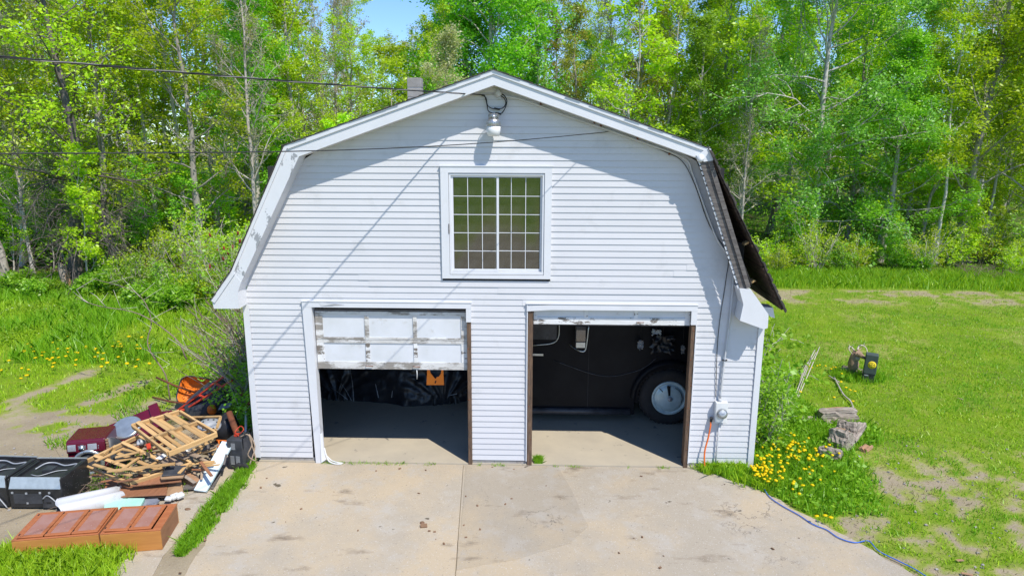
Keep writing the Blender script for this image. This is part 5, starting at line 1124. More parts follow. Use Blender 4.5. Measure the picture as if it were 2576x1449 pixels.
# blue cord
bc = thing('power_cable', 'blue cord snaking along the right edge of the concrete apron', 'cord', tuple(gp(1935, 1248)))
pts = [(1897, 1192), (1918, 1222), (1935, 1248), (1965, 1270), (2010, 1295), (2045, 1318), (2080, 1332), (2110, 1352), (2150, 1364), (2185, 1360), (2210, 1385), (2260, 1410), (2300, 1430), (2335, 1452), (2380, 1480), (2450, 1530)]
MB().tube(curve_pts([gp(a, b, .028) for a, b in pts], 5), .0075, 6).build('cord', M_['blue_cable'], bc)
st_ = tag(tube_obj('dry_stick', curve_pts([gp(2050, 880, .3), gp(2030, 920, .25), gp(1998, 1000, .12)], 4), .012, M_['twig'], None, 5), 'pale dry stick leaning out of the tall grass beside the right wall', 'stick', 'dry sticks by the right wall')
for k in range(3): tag(tube_obj('dry_stick', curve_pts([gp(2062 - 9 * k, 872 + 14 * k, .45), gp(2040 - 8 * k, 925, .25), gp(2008 - 6 * k, 1000 + 6 * k, .06)], 4), .010, M_['twig'], None, 5), 'pale dry stick leaning out of the tall grass beside the right wall', 'stick', 'dry sticks by the right wall')
tag(tube_obj('fallen_branch', curve_pts([gp(2098, 948, .03), gp(2120, 990, .04), gp(2140, 1010, .05), gp(2150, 1040, .03)], 5), .018, M_['bark'], None, 5), 'thin crooked branch lying in the grass above the log heap', 'branch')
tag(tube_obj('fallen_branch', curve_pts([gp(2100, 935 + 20, .03), gp(2085, 945, .05), gp(2112, 962, .04)], 5), .016, M_['bark'], None, 5), 'short crooked branch lying left of the deer bust', 'branch')

# ------------------------------------------------------------------ trees: grown from a trunk by repeated forking
def polytubes(lines, sides_of):
    """lines: (points (n,3), radii (n,)) -> vertices, quads"""
    VV, FF, base = [], [], 0
    for P, R_ in lines:
        n = len(P); s = sides_of(R_[0])
        T = np.gradient(P, axis=0); T /= np.linalg.norm(T, axis=1)[:, None] + 1e-9
        up = np.array([0., 0, 1]) if abs(T[0, 2]) < .9 else np.array([1., 0, 0])
        A = np.cross(T, up); A /= np.linalg.norm(A, axis=1)[:, None] + 1e-9; B = np.cross(T, A)
        th = np.arange(s) * 2 * math.pi / s
        ring = P[:, None, :] + (A[:, None, :] * np.cos(th)[None, :, None] + B[:, None, :] * np.sin(th)[None, :, None]) * R_[:, None, None]
        VV.append(ring.reshape(-1, 3)); i = np.arange(n - 1)[:, None] * s; k = np.arange(s)[None, :]
        FF.append((np.stack([i + k, i + (k + 1) % s, i + s + (k + 1) % s, i + s + k], -1) + base).reshape(-1, 4)); base += n * s
    return np.concatenate(VV), np.concatenate(FF)
def leaves(rng, C, size, n_per, spread, flat=.5, aspect=.55):
    """rhombic leaf quads scattered about the twig points C"""
    n = len(C) * n_per; c = np.repeat(C, n_per, 0) + rng.normal(0, 1, (n, 3)) * np.array([spread, spread, spread * .7])
    u = rng.normal(0, 1, (n, 3)); u[:, 2] = u[:, 2] * flat - .25; u /= np.linalg.norm(u, axis=1)[:, None]
    w = rng.normal(0, 1, (n, 3)); w[:, 2] *= flat; v = np.cross(u, np.cross(w, u)) ; v /= np.linalg.norm(v, axis=1)[:, None] + 1e-9
    L = size * rng.uniform(.45, 1.5, (n, 1)); W_ = L * aspect
    V = np.stack([c - u * L / 2, c + v * W_ / 2, c + u * L / 2, c - v * W_ / 2], 1).reshape(-1, 3)
    return V, np.arange(n * 4).reshape(-1, 4)
def grow(seed, H, r0, base=.2, n1=24, spread=.28, rise=.5, n2=5, n3=4, leaf=.12, per=14, lspread=.22, lean=(0, 0), wander=.25, top=.45, droop=0., aspect=.55, low_bare=0, crown_r=None, fork=1):
    rng = np.random.default_rng(seed); lines = []; tips = []
    def line(p, d, L, r, n, bend, curl=.18):
        P = [np.array(p, float)]; d = np.array(d, float); d /= np.linalg.norm(d)
        for i in range(n):
            d = d + rng.normal(0, curl, 3) + np.array([0, 0, bend]); d /= np.linalg.norm(d); P.append(P[-1] + d * L / n)
        P = np.array(P); R_ = r * (1 - np.linspace(0, 1, n + 1) ** 1.1 * .82) + .003
        lines.append((P, R_)); return P
    trunks = []
    for f in range(fork):
        n = 12; t = np.linspace(0, 1, n + 1)
        ang = rng.uniform(0, 6.28); q = .10 * H * (fork > 1)
        wx = np.cumsum(rng.normal(0, wander * H / 60, n + 1)); wy = np.cumsum(rng.normal(0, wander * H / 60, n + 1)); wx -= wx[0]; wy -= wy[0]
        P = np.stack([wx + lean[0] * H * t ** 1.4 + q * math.cos(ang) * t, wy + lean[1] * H * t ** 1.4 + q * math.sin(ang) * t, H * t * (1 - .08 * f)], -1)
        R_ = r0 * (1 - .1 * f) * ((1 - t) ** .85 * .95 + .05) * (1 + .35 * np.exp(-t * 30)); lines.append((P, R_)); trunks.append((P, R_))
    for P, R_ in trunks:
        az = rng.uniform(0, 6.28)
        for i in range(n1):
            tt = base + (.98 - base) * (i + rng.uniform(0, .8)) / n1; k = tt * (len(P) - 1); k0 = min(int(k), len(P) - 2)
            p = P[k0] + (P[k0 + 1] - P[k0]) * (k - k0); rr = R_[k0]
            az += 2.4 + rng.uniform(-.5, .5); s = (tt - base) / (1 - base)
            shape = (crown_r(s) if crown_r else (1 - s * (1 - top)))
            L = spread * H * shape * rng.uniform(.65, 1.15); el = rise + .5 * s + rng.uniform(-.2, .2)
            d = (math.cos(az) * math.cos(el), math.sin(az) * math.cos(el), math.sin(el))
            B = line(p, d, L, max(min(rr * .4, .010 + L * .009), .009), 6, .05 - droop)
            tips.append(B[-1])
            for j in range(n2):
                f = .25 + .72 * (j + rng.uniform(0, .9)) / n2; m = min(int(f * 6), 5); q0 = B[m] + (B[m + 1] - B[m]) * (f * 6 - m); bd = B[m + 1] - B[m]; bd /= np.linalg.norm(bd)
                d2 = bd * .8 + rng.normal(0, .55, 3); L2 = L * rng.uniform(.28, .5) * (1.15 - .5 * f)
                S = line(q0, d2, L2, .004 + L2 * .008, 4, .03 - droop, .2); tips.append(S[-1])
                for l in range(n3):
                    f3 = .3 + .7 * rng.random(); m3 = min(int(f3 * 4), 3); q1 = S[m3] + (S[m3 + 1] - S[m3]) * (f3 * 4 - m3)
                    Tw = line(q1, (S[m3 + 1] - S[m3]) / (np.linalg.norm(S[m3 + 1] - S[m3]) + 1e-6) + rng.normal(0, .6, 3), L2 * rng.uniform(.3, .6), .0055, 2, .02 - droop, .15); tips += [Tw[-1], Tw[1]]
        for i in range(low_bare):
            tt = rng.uniform(.12, .42); k0 = int(tt * (len(P) - 1)); a2 = rng.uniform(0, 6.28); el = rng.uniform(-.5, .35)
            B = line(P[k0], (math.cos(a2) * math.cos(el), math.sin(a2) * math.cos(el), math.sin(el)), H * rng.uniform(.14, .32), .028, 8, -.07, .22)
            for j in range(9):
                m = rng.integers(1, 8); S = line(B[m], (B[min(m + 1, 8)] - B[m - 1]) + rng.normal(0, .35, 3), H * rng.uniform(.05, .13), .010, 5, -.05, .25)
                for l in range(4): line(S[rng.integers(1, 5)], rng.normal(0, 1, 3) + (S[-1] - S[0]), H * .04, .005, 3, -.03, .2)
    TV, TF = polytubes(lines, lambda r: 9 if r > .09 else (5 if r > .03 else 3))
    tips = np.array(tips)
    LV, LF = leaves(rng, tips, leaf, per, lspread, aspect=aspect) if per else (None, None)
    return TV, TF, LV, LF
kinds = {}
def kind(name, mat_t, mat_l, **kw):
    TV, TF, LV, LF = grow(**kw)
    tm = np_mesh('trunk', TV, TF, True); tm.materials.append(M_[mat_t]); lm = None
    if LV is not None: lm = np_mesh('crown', LV, LF); lm.materials.append(M_[mat_l])
    kinds[name] = (tm, lm)
kind('maple', 'bark', 'lf_maple', seed=1, H=13, r0=.15, base=.16, n1=24, spread=.25, n2=6, n3=5, leaf=.115, per=8, lspread=.14, wander=.5)
kind('maple_two', 'bark', 'lf_maple', seed=2, H=14, r0=.17, base=.22, n1=22, spread=.24, rise=.65, n2=6, n3=5, leaf=.115, per=8, lspread=.14, wander=.6, fork=2)
kind('maple_low', 'bark', 'lf_maple', seed=3, H=9, r0=.08, base=.10, n1=20, spread=.30, rise=.35, n2=5, n3=4, leaf=.13, per=7, lspread=.14, wander=.6)
kind('gold', 'bark', 'lf_gold', seed=4, H=14, r0=.17, base=.18, n1=26, spread=.26, rise=.6, n2=5, n3=5, leaf=.12, per=17, lspread=.19, wander=.6)
kind('mid', 'bark', 'lf_mid', seed=5, H=13, r0=.16, base=.18, n1=26, spread=.22, n2=5, n3=4, leaf=.12, per=19, lspread=.20)
kind('poplar', 'barkpale', 'lf_mid', seed=6, H=16, r0=.20, base=.20, n1=44, spread=.28, rise=.45, n2=7, n3=6, leaf=.16, per=15, lspread=.24, crown_r=lambda s: .55 + .6 * math.sin(math.pi * min(1, s * .8 + .15)))
kind('aspen', 'barkpale', 'lf_birch', seed=7, H=14, r0=.13, base=.25, n1=24, spread=.13, rise=.8, n2=4, n3=4, leaf=.12, per=9, lspread=.16)
kind('birch', 'barkpale', 'lf_birch', seed=8, H=16, r0=.15, base=.09, n1=46, spread=.28, rise=.28, n2=7, n3=5, leaf=.115, per=22, lspread=.20, droop=.02, crown_r=lambda s: .62 + .45 * math.sin(math.pi * min(1, s * .85 + .1)))
kind('olive', 'bark', 'lf_olive', seed=9, H=13, r0=.13, base=.25, n1=24, spread=.17, rise=.7, n2=5, n3=4, leaf=.12, per=8, lspread=.16)
kind('blossom', 'bark', 'blossom', seed=10, H=9.5, r0=.12, base=.2, n1=24, spread=.22, rise=.5, n2=5, n3=5, leaf=.10, per=9, lspread=.16)
kind('bare', 'twig', 'bud', seed=11, H=14, r0=.09, base=.2, n1=30, spread=.20, rise=.85, n2=6, n3=6, leaf=.08, per=3, lspread=.10)
kind('pole', 'barkpale', 'lf_maple', seed=12, H=15, r0=.10, base=.38, n1=20, spread=.15, rise=.6, n2=5, n3=4, leaf=.13, per=8, lspread=.16, wander=.35)
kind('gnarled', 'barkdark', 'lf_maple', seed=13, H=13, r0=.26, base=.30, n1=22, spread=.32, rise=.35, n2=6, n3=4, leaf=.14, per=7, lspread=.16, wander=.7, low_bare=24)
kind('sapling', 'twig', 'lf_bush', seed=14, H=4.2, r0=.035, base=.12, n1=14, spread=.26, rise=.5, n2=4, n3=3, leaf=.11, per=8, lspread=.10)
kind('sapling_gold', 'twig', 'lf_maple', seed=15, H=5.0, r0=.04, base=.12, n1=16, spread=.28, rise=.45, n2=4, n3=3, leaf=.12, per=8, lspread=.12, wander=.6)
def ground_z(x, y): return float(height_of(np.array([float(x)]), np.array([float(y)]))[0])
tr = random.Random(77)
def tree(k, x, y, H=None, label='', group=None, cat='tree', name='tree', rz=None, w=1.0):
    tm, lm = kinds[k]; hz = {'maple': 13, 'maple_two': 14, 'maple_low': 9, 'gold': 14, 'mid': 13, 'poplar': 16, 'aspen': 14, 'birch': 16, 'olive': 13, 'blossom': 9.5, 'bare': 14, 'pole': 15, 'gnarled': 13, 'sapling': 4.2, 'sapling_gold': 5.0}[k]
    s = (H or hz) / hz
    M = Matrix.Translation((x, y, ground_z(x, y) - .03)) @ Matrix.Rotation(tr.uniform(0, 6.28) if rz is None else rz, 4, 'Z') @ Matrix.Diagonal((s * w, s * w, s, 1))
    t = thing(name, label, cat, mat=M, group=group)
    link('trunk', tm, None, t, M)
    if lm: link('crown', lm, None, t, M)
    return t
def at(px, dist_y):      # ground position with the bearing of picture column px at depth y
    d = CF + CR * (px - 1288.0) / FPX; k = (dist_y - CAM[1]) / d[1]; return CAM[0] + d[0] * k
# trees with a look of their own
tree('gnarled', at(188, 13.9), 13.9, 12.5, 'thick dark-trunked gnarled tree with bare drooping lower branches at the left wood edge', rz=1.2)
tree('maple_two', at(15, 14.6), 14.6, 14.5, 'stout grey trunk rising at the left edge of the photo', rz=.3)
tree('pole', at(425, 20), 20, 16, 'pale straight trunk left of a close pair of pale trunks behind the bushes', rz=2)
tree('pole', at(478, 19.2), 19.2, 16.5, 'pale trunk with dark marks, right one of the close pair behind the bushes', rz=.7)
tree('pole', at(455, 22), 22, 15.5, 'greyish trunk just behind and between the pale pair behind the bushes', rz=4)
tree('maple', at(295, 17.2), 17.2, 14, 'tall slim grey maple right of the dark gnarled tree', rz=1.0)
tree('bare', at(90, 15.4), 15.4, 11, 'twiggy grey tree between the left edge and the gnarled tree', rz=2.2)
tree('sapling_gold', at(232, 13.2), 13.2, 5, 'slender crooked pale sapling right beside the gnarled trunk', rz=.2)
tree('birch', at(2040, 21.5), 21.5, 17, 'large blue-green birch with white trunk behind the garage at its right', rz=.6)
tree('gold', at(2420, 20.5), 20.5, 15.5, 'big golden-green maple to the right of the birch', rz=1.9)
tree('gold', at(2560, 19.5), 19.5, 14.5, 'golden-green maple at the right edge of the photo', rz=4.4)
tree('mid', at(2205, 20.5), 20.5, 9.5, 'bushy bright green tree tucked under the right side of the birch', rz=.4, w=1.35)
tree('poplar', at(1235, 27), 27, 17, 'dense green poplar rising directly behind the garage peak', rz=.5)
tree('aspen', at(1098, 27.5), 27.5, 12.6, 'narrow dark green aspen at the right side of the sky gap', rz=2.2)
tree('blossom', at(1122, 21), 21, 9.6, 'small cream-flowering tree just left of the garage peak', rz=1)
tree('olive', at(1440, 25), 25, 12.3, 'olive brown budding tree right of the garage peak', rz=.2)
tree('mid', at(1190, 30), 30, 15, 'leafy green tree filling in behind the poplar above the peak', w=1.2)
tree('aspen', at(1365, 28), 28, 12.5, 'thin dark green aspen between poplar and olive tree', rz=5)
tree('bare', at(870, 26), 26, 15, 'tall bare-topped tree left of the sky gap', rz=1.4)
tree('maple', at(900, 23.5), 23.5, 9.8, 'round yellow-green maple below the bare-topped tree', rz=.4, w=1.2)
tree('maple_low', at(1000, 22.5), 22.5, 8.4, 'low yellow-green maple left of the chimney', rz=3.1, w=1.1)
tree('mid', at(660, 19.5), 19.5, 12.5, 'fresh green tree leaning over the left roof edge', rz=2.5)
tree('gold', at(760, 21.5), 21.5, 13, 'golden-green maple above the left roof knuckle', rz=1.1)
# the rest of the wood, thinning back
grp = {'maple': 'grey-trunked yellow-green maple', 'maple_two': 'twin-stemmed yellow-green maple', 'maple_low': 'low yellow-green maple', 'gold': 'golden-green maple', 'mid': 'fresh green leafy tree', 'aspen': 'narrow blue-green aspen', 'bare': 'twiggy nearly leafless grey tree', 'pole': 'slender pale trunk with high thin crown', 'olive': 'olive brown budding tree'}
placed = [(o.location.x, o.location.y) for o in scene.objects if o.name.startswith('tree')]
def cap(px, y):
    """tree tops stay below the gap of sky left of the peak"""
    dist = y - CAM[1]
    if 935 < px < 1085: return 5.5 + dist * (.095 + .03 * abs(px - 1010) / 75)
    return 99
def fill(n, pxa, pxb, ya, yb, mix, hlo, hhi, mind, where):
    c = 0; tries = 0
    while c < n and tries < n * 40:
        tries += 1; px = tr.uniform(pxa, pxb); y = ya + (yb - ya) * tr.random() ** .8; x = at(px, y)
        if any((x - a) ** 2 + (y - b) ** 2 < mind ** 2 for a, b in placed): continue
        placed.append((x, y)); k = tr.choice(mix); h = min(tr.uniform(hlo, hhi), cap(px, y)); c += 1
        if h < 9 and k in ('pole', 'bare', 'gold', 'maple_two', 'maple'): k = 'maple_low'
        lb = grp[k] + ' ' + where; tree(k, x, y, h, lb, 'trees of the wood: ' + lb, w=tr.uniform(.9, 1.15))
fill(19, -60, 700, 16.5, 27, ['maple', 'bare', 'maple_two', 'pole', 'maple_low', 'maple', 'pole', 'mid'], 12, 16, 2.1, 'near the left wood edge')
fill(16, -80, 930, 27, 46, ['maple', 'mid', 'pole', 'maple_two', 'maple', 'bare', 'bare'], 13, 18, 2.6, 'deep in the left wood')
fill(14, 640, 1100, 21, 40, ['maple', 'mid', 'maple', 'maple_low', 'bare'], 9, 14, 2.2, 'above the left roof slope')
fill(22, 1290, 1800, 24, 46, ['bare', 'bare', 'aspen', 'maple', 'olive', 'mid', 'bare', 'pole'], 12, 15.5, 2.1, 'above the right roof slope')
fill(11, 1500, 1860, 20, 27, ['maple', 'olive', 'maple_low', 'bare', 'mid'], 9, 12.5, 2.0, 'just beyond the right roof slope')
fill(22, 1800, 2650, 23, 46, ['gold', 'mid', 'pole', 'maple', 'gold', 'pole', 'maple_two', 'bare'], 13, 17, 2.6, 'deep in the right wood')
fill(13, 2080, 2640, 19.6, 24, ['gold', 'maple_low', 'pole', 'maple_low', 'pole', 'bare'], 8, 13, 1.7, 'near the right wood edge')
# saplings and young growth along both wood edges
sg = {'sapling': 'leafy green sapling', 'sapling_gold': 'thin yellow-green sapling'}
def saplings(n, pxa, pxb, ya, yb, hlo, hhi, where):
    for _ in range(n):
        px = tr.uniform(pxa, pxb); y = tr.uniform(ya, yb); k = tr.choice(('sapling', 'sapling_gold')); lb = sg[k] + ' ' + where
        tree(k, at(px, y), y, tr.uniform(hlo, hhi), lb, 'saplings: ' + lb, 'sapling', 'sapling')
saplings(24, -40, 640, 15.5, 22, 2.0, 4.5, 'under the left wood edge'); saplings(18, 1930, 2620, 19.5, 24, 1.6, 4.0, 'under the right wood edge'); saplings(10, 640, 1050, 20, 27, 3, 6, 'behind the left roof slope')
saplings(12, -60, 900, 24, 34, 3, 6, 'deep in the left wood'); saplings(10, 1900, 2640, 25, 34, 3, 6, 'deep in the right wood')

# ------------------------------------------------------------------ shrubs
def shrub_mesh(seed, H, n_stem, spread, leaf, per, matl, matt='twig', lean=(0, 0), arch=0.):
    rng = np.random.default_rng(seed); lines = []; tips = []
    for i in range(n_stem):
        a = rng.uniform(0, 6.28); b = rng.uniform(0, .25) * spread; P = [np.array([b * math.cos(a), b * math.sin(a), 0.])]
        d = np.array([math.cos(a) * spread / H * rng.uniform(.2, .9) + lean[0], math.sin(a) * spread / H * rng.uniform(.2, .9) + lean[1], 1.]); L = H * rng.uniform(.6, 1.1)
        for k in range(6): d = d / np.linalg.norm(d) + rng.normal(0, .14, 3) + np.array([0, 0, -arch]); P.append(P[-1] + d / np.linalg.norm(d) * L / 6)
        P = np.array(P); lines.append((P, np.linspace(.014, .005, 7) * (H / 2) ** .5)); tips.append(P[-1])
        for j in range(7):
            m = rng.integers(1, 6); q = [P[m]]; dd = rng.normal(0, .7, 3) + (P[m + 1] - P[m]) / np.linalg.norm(P[m + 1] - P[m])
            for k in range(3): dd = dd / np.linalg.norm(dd) + rng.normal(0, .2, 3); q.append(q[-1] + dd / np.linalg.norm(dd) * L * .09)
            q = np.array(q); lines.append((q, np.linspace(.006, .003, 4))); tips += [q[-1], q[2]]
    TV, TF = polytubes(lines, lambda r: 4 if r > .012 else 3); tips = np.array(tips)
    tm = np_mesh('stems', TV, TF, True); tm.materials.append(M_[matt]); lm = None
    if per: 
        LV, LF = leaves(rng, tips, leaf, per, .07 * H ** .5, aspect=.6); lm = np_mesh('foliage', LV, LF); lm.materials.append(M_[matl])
    return tm, lm
shr = {'leafy': shrub_mesh(31, 1.3, 16, .9, .075, 11, 'lf_bush'), 'leafy_tall': shrub_mesh(32, 2.2, 18, 1.2, .08, 6, 'lf_maple'), 'twiggy': shrub_mesh(33, 2.4, 22, 1.3, .07, 2, 'lf_bush', lean=(-.25, 0)), 'low': shrub_mesh(34, .7, 20, .8, .085, 12, 'lf_bush'), 'gold': shrub_mesh(35, 1.5, 16, 1.0, .08, 9, 'lf_maple'), 'sumac': shrub_mesh(36, 2.3, 9, 1.2, .10, 4, 'lf_bush', 'twig'), 'bramble': shrub_mesh(38, 2.5, 46, 1.5, .07, 1, 'lf_bush', 'brush', lean=(-.45, -.05)), 'brush': shrub_mesh(37, .9, 34, 1.6, .07, 0, None, 'brush', arch=.22)}
def shrub(k, x, y, s, label, group=None, name='shrub', cat='shrub', w=1., rz=None):
    tm, lm = shr[k]; M = Matrix.Translation((x, y, ground_z(x, y) - .02)) @ Matrix.Rotation(tr.uniform(0, 6.28) if rz is None else rz, 4, 'Z') @ Matrix.Diagonal((s * w, s * w, s, 1))
    t = thing(name, label, cat, mat=M, group=group); link('stems', tm, None, t, M)
    if lm: link('foliage', lm, None, t, M)
    return t
shrub('twiggy', -4.72, 1.9, 1.0, 'tangled grey-stemmed bush leaning out from the left garage wall', rz=.1)
shrub('twiggy', -4.9, 3.2, 1.1, 'second twiggy bush along the left wall, behind the tangled one', rz=.4)
shrub('bramble', -4.75, 2.5, 1.0, 'tall tangle of bare brown stems fanning left from the garage wall', rz=0)
shrub('bramble', -5.0, 3.9, 1.1, 'second tangle of brown stems behind the first along the left wall', rz=.25)
shrub('leafy_tall', -5.2, 4.6, .95, 'leafy bush by the left wall below the eave corner', rz=2)
shrub('leafy', -5.5, 3.0, 1.25, 'rounded green bush in front of the tangled stems at the left wall')
shrub('leafy', -5.7, 5.4, 1.5, 'rounded green bush farther back along the left wall')
shrub('leafy', -4.80, 1.45, .95, 'bright green leafy bush at the corner above the welder', rz=1)
shrub('leafy_tall', -6.2, 6.4, 1.0, 'broad green bush left of the eave, in front of the sumacs', rz=3)
for i, (x, y, s) in enumerate(((-5.4, 8.0, 1.0), (-6.8, 9.2, 1.05), (-8.3, 9.0, .9), (-7.4, 11.0, 1.1), (-9.6, 11.5, 1.0), (-5.8, 10.2, 1.2), (-8.8, 13.2, 1.1), (-10.8, 13.4, 1.0))):
    t = shrub('sumac', x, y, s, 'sumac shrub with upright dark red fruit cones left of the garage', 'sumac shrubs left of the garage', 'sumac')
    M0 = WM[t]; rr = random.Random(i)
    for k in range(5):
        a = rr.uniform(0, 6.28); r_ = rr.uniform(.2, 1.1); zc = rr.uniform(1.5, 2.4)
        MB().lathe([(0, -.08), (.035, -.04), (.038, .02), (.022, .07), (0, .10)], 8, M0 @ Matrix.Translation((r_ * math.cos(a), r_ * math.sin(a), zc)) @ Matrix.Rotation(rr.uniform(-.4, .4), 4, 'X')).build('fruit_cone', M_['sumac'], t)
for (px, y, k, s) in ((330, 12.6, 'leafy', 1.1), (420, 12.0, 'leafy', 1.0), (500, 11.2, 'gold', 1.0), (560, 13.5, 'leafy_tall', 1.0), (380, 14.2, 'leafy_tall', .9), (470, 14.8, 'leafy_tall', 1.1), (300, 14.6, 'low', 1.4), (250, 12.8, 'low', 1.3), (128, 12.6, 'low', .8), (40, 13.0, 'low', 1.2), (90, 12.0, 'low', 1.0), (530, 16, 'leafy_tall', 1.2), (610, 15, 'leafy_tall', 1.1), (440, 10.6, 'low', 1.3), (350, 10.9, 'low', 1.1), (590, 12.4, 'leafy', 1.3)):
    shrub(k, at(px, y), y, s, {'leafy': 'rounded green bush in the rough before the left wood', 'gold': 'yellowish bush in the rough before the left wood', 'leafy_tall': 'tall leafy bush at the left wood edge', 'low': 'low leafy weed clump in front of the left wood'}[k], 'bushes before the left wood, ' + k.replace('_', ' '))
# along the right wall
for (x, y, k, s, lb) in ((4.78, .9, 'leafy', .95, 'small leafy bush hugging the right garage corner'), (4.9, 2.2, 'leafy', 1.35, 'upright leafy bush second along the right wall'), (5.0, 3.7, 'leafy', 1.6, 'full leafy bush in the middle of the right wall'), (5.05, 5.3, 'gold', 1.35, 'yellow-green bush farther along the right wall'), (5.1, 7.0, 'leafy_tall', .9, 'last leafy bush at the far end of the right wall'), (5.6, 2.9, 'low', .9, 'low weed clump out from the right wall bushes'), (5.5, 4.6, 'low', .9, 'low weed clump between right wall and deer bust')):
    shrub(k, x, y, s, lb)
# right wood edge and the brush pile
for i in range(26):
    px = tr.uniform(1935, 2640); y = tr.uniform(17.4, 21); k = tr.choice(('low', 'leafy', 'leafy', 'gold', 'leafy_tall'))
    shrub(k, at(px, y), y, tr.uniform(.7, 1.15), {'leafy': 'rounded green bush along the right wood edge', 'gold': 'yellowish bush along the right wood edge', 'leafy_tall': 'tall leafy bush along the right wood edge', 'low': 'low leafy clump along the right wood edge'}[k], 'bushes along the right wood edge, ' + k.replace('_', ' '))
for (px, y, s, lb) in ((2440, 17.3, 1.0, 'heap of dead brown brush at the right wood edge'), (2490, 17.8, 1.15, 'second heap of dead brush right of the brown heap')):
    shrub('brush', at(px, y), y, s, lb, None, 'brush_pile', 'brush pile', 1.1)
    shr_ = None
# leaning bare stems in front of the left rough
for (pts, lb) in ((((428, 1005, .05), (415, 940, .6), (372, 870, 1.1), (380, 800, 1.5), (340, 735, 2.0), (230, 700, 2.3)), 'thin bare sapling leaning left over the wheelbarrow'), (((470, 905, .9), (440, 850, 1.4), (350, 790, 1.9), (250, 770, 2.2), (190, 750, 2.3)), 'long bare stem arching left above the dandelion meadow')):
    pp = [gp(*pts[0])]; y0 = pp[0].y
    for i, (a, b, zz) in enumerate(pts[1:]): pp.append(yp(a, b, y0 + .15 * i))
    t = thing('bare_sapling', lb, 'sapling', tuple(pp[0])); cp = curve_pts(pp, 5)
    MB().tube(cp, [.013 * (1 - .8 * i / len(cp)) + .003 for i in range(len(cp))], 6).build('trunk', M_['brush'], t)
    r_ = random.Random(len(cp)); b_ = MB()
    for k in range(9):
        p = cp[r_.randrange(6, len(cp) - 2)]; b_.tube([p, p + Vector((r_.uniform(-.3, .3), r_.uniform(-.2, .2), r_.uniform(.0, .3))), p + Vector((r_.uniform(-.5, .5), r_.uniform(-.3, .3), r_.uniform(.1, .5)))], [.007, .005, .003], 4)
    b_.build('twigs', M_['twig'], t)
# pale broken stump beside the gnarled tree
sp_ = thing('tree_stump', 'pale broken stump leaning at the foot of the dark gnarled tree', 'stump', (at(168, 13.5), 13.5, 0)); c = Vector((at(172, 13.5), 13.5, 0))
MB().tube([c, c + Vector((-.05, 0, .35)), c + Vector((-.14, .0, .75)), c + Vector((-.2, 0, .98))], [.22, .17, .14, .04], 9, smooth=False).build('trunk', M_['logwood'], sp_)
MB().tube([c + Vector((.1, -.05, 0)), c + Vector((.05, -.05, .5)), c + Vector((.03, -.03, .7))], [.1, .08, .02], 7, smooth=False).build('splinter', M_['logend'], sp_)

# ------------------------------------------------------------------ grass, weeds, flowers
gr = np.random.default_rng(99)
def blades(name, xs, ys, h, w, m, lean=.45, z=None):
    n = len(xs)
    if n == 0: return None
    z0 = height_of(xs, ys) if z is None else np.full(n, z)
    hh = h * gr.uniform(.5, 1.3, n); a = gr.uniform(0, 6.28, n); ln = np.abs(gr.normal(0, lean, n)) * hh; b = gr.uniform(0, 6.28, n); ww = w * gr.uniform(.6, 1.3, n)
    dx, dy = np.cos(b) * ww / 2, np.sin(b) * ww / 2
    mx, my = xs + np.cos(a) * ln * .35, ys + np.sin(a) * ln * .35
    V = np.stack([np.stack([xs - dx, ys - dy, z0], -1), np.stack([xs + dx, ys + dy, z0], -1), np.stack([mx + dx * .7, my + dy * .7, z0 + hh * .6], -1), np.stack([xs + np.cos(a) * ln, ys + np.sin(a) * ln, z0 + hh], -1), np.stack([mx - dx * .7, my - dy * .7, z0 + hh * .6], -1)], 1)
    F3 = np.arange(n * 5).reshape(n, 5)[:, [0, 1, 2, 3, 4]]
    o = link(name, np_mesh(name, V.reshape(-1, 3), F3), M_[m]); return tag(o, kind='stuff')
def scatter(n, x0, x1, y0, y1, dens):
    x = gr.uniform(x0, x1, n); y = gr.uniform(y0, y1, n); k = gr.random(n) < dens(x, y); return x[k], y[k]
lawn_far = lambda x, y: np.clip(1.25 - (y + 3) / 20, .35, 1)
in_right = lambda x, y: (x > np.where(y < -.02, apron_right(y) + .05, 4.36)) * 1.0
clump = lambda x, y, f=3.: .35 + .65 * ss(.38, .62, fbm(x * f, y * f))
x, y = scatter(330000, 3.5, 24, -3.6, 15, lambda x, y: in_right(x, y) * ss(.25, .8, cover_of(x, y) + .25 * (fbm(x * 5, y * 5) - .5)) * lawn_far(x, y) * clump(x, y) * (x < 4 + (y + 11.0) * .86))
dk = ss(.47, .56, .6 * fbm(x * .7 + 3, y * .7) + .4 * fbm(x * 2.6, y * 2.6 + 5)) * .75 > gr.random(len(x))
blades('lawn_grass', x[~dk], y[~dk], .050, .014, 'gr_lawn', .7); blades('lawn_grass', x[dk], y[dk], .065, .014, 'gr_tall', .6)
x, y = scatter(60000, 4.5, 22, -3.6, 15, lambda x, y: in_right(x, y) * (x < 4 + (y + 11.0) * .86) * np.maximum(.5 * ss(.9, .2, cover_of(x, y)), .55 * ss(.50, .62, fbm(x * .9 + 11, y * 1.1))))
blades('dry_grass', x, y, .045, .011, 'gr_dry', .9)
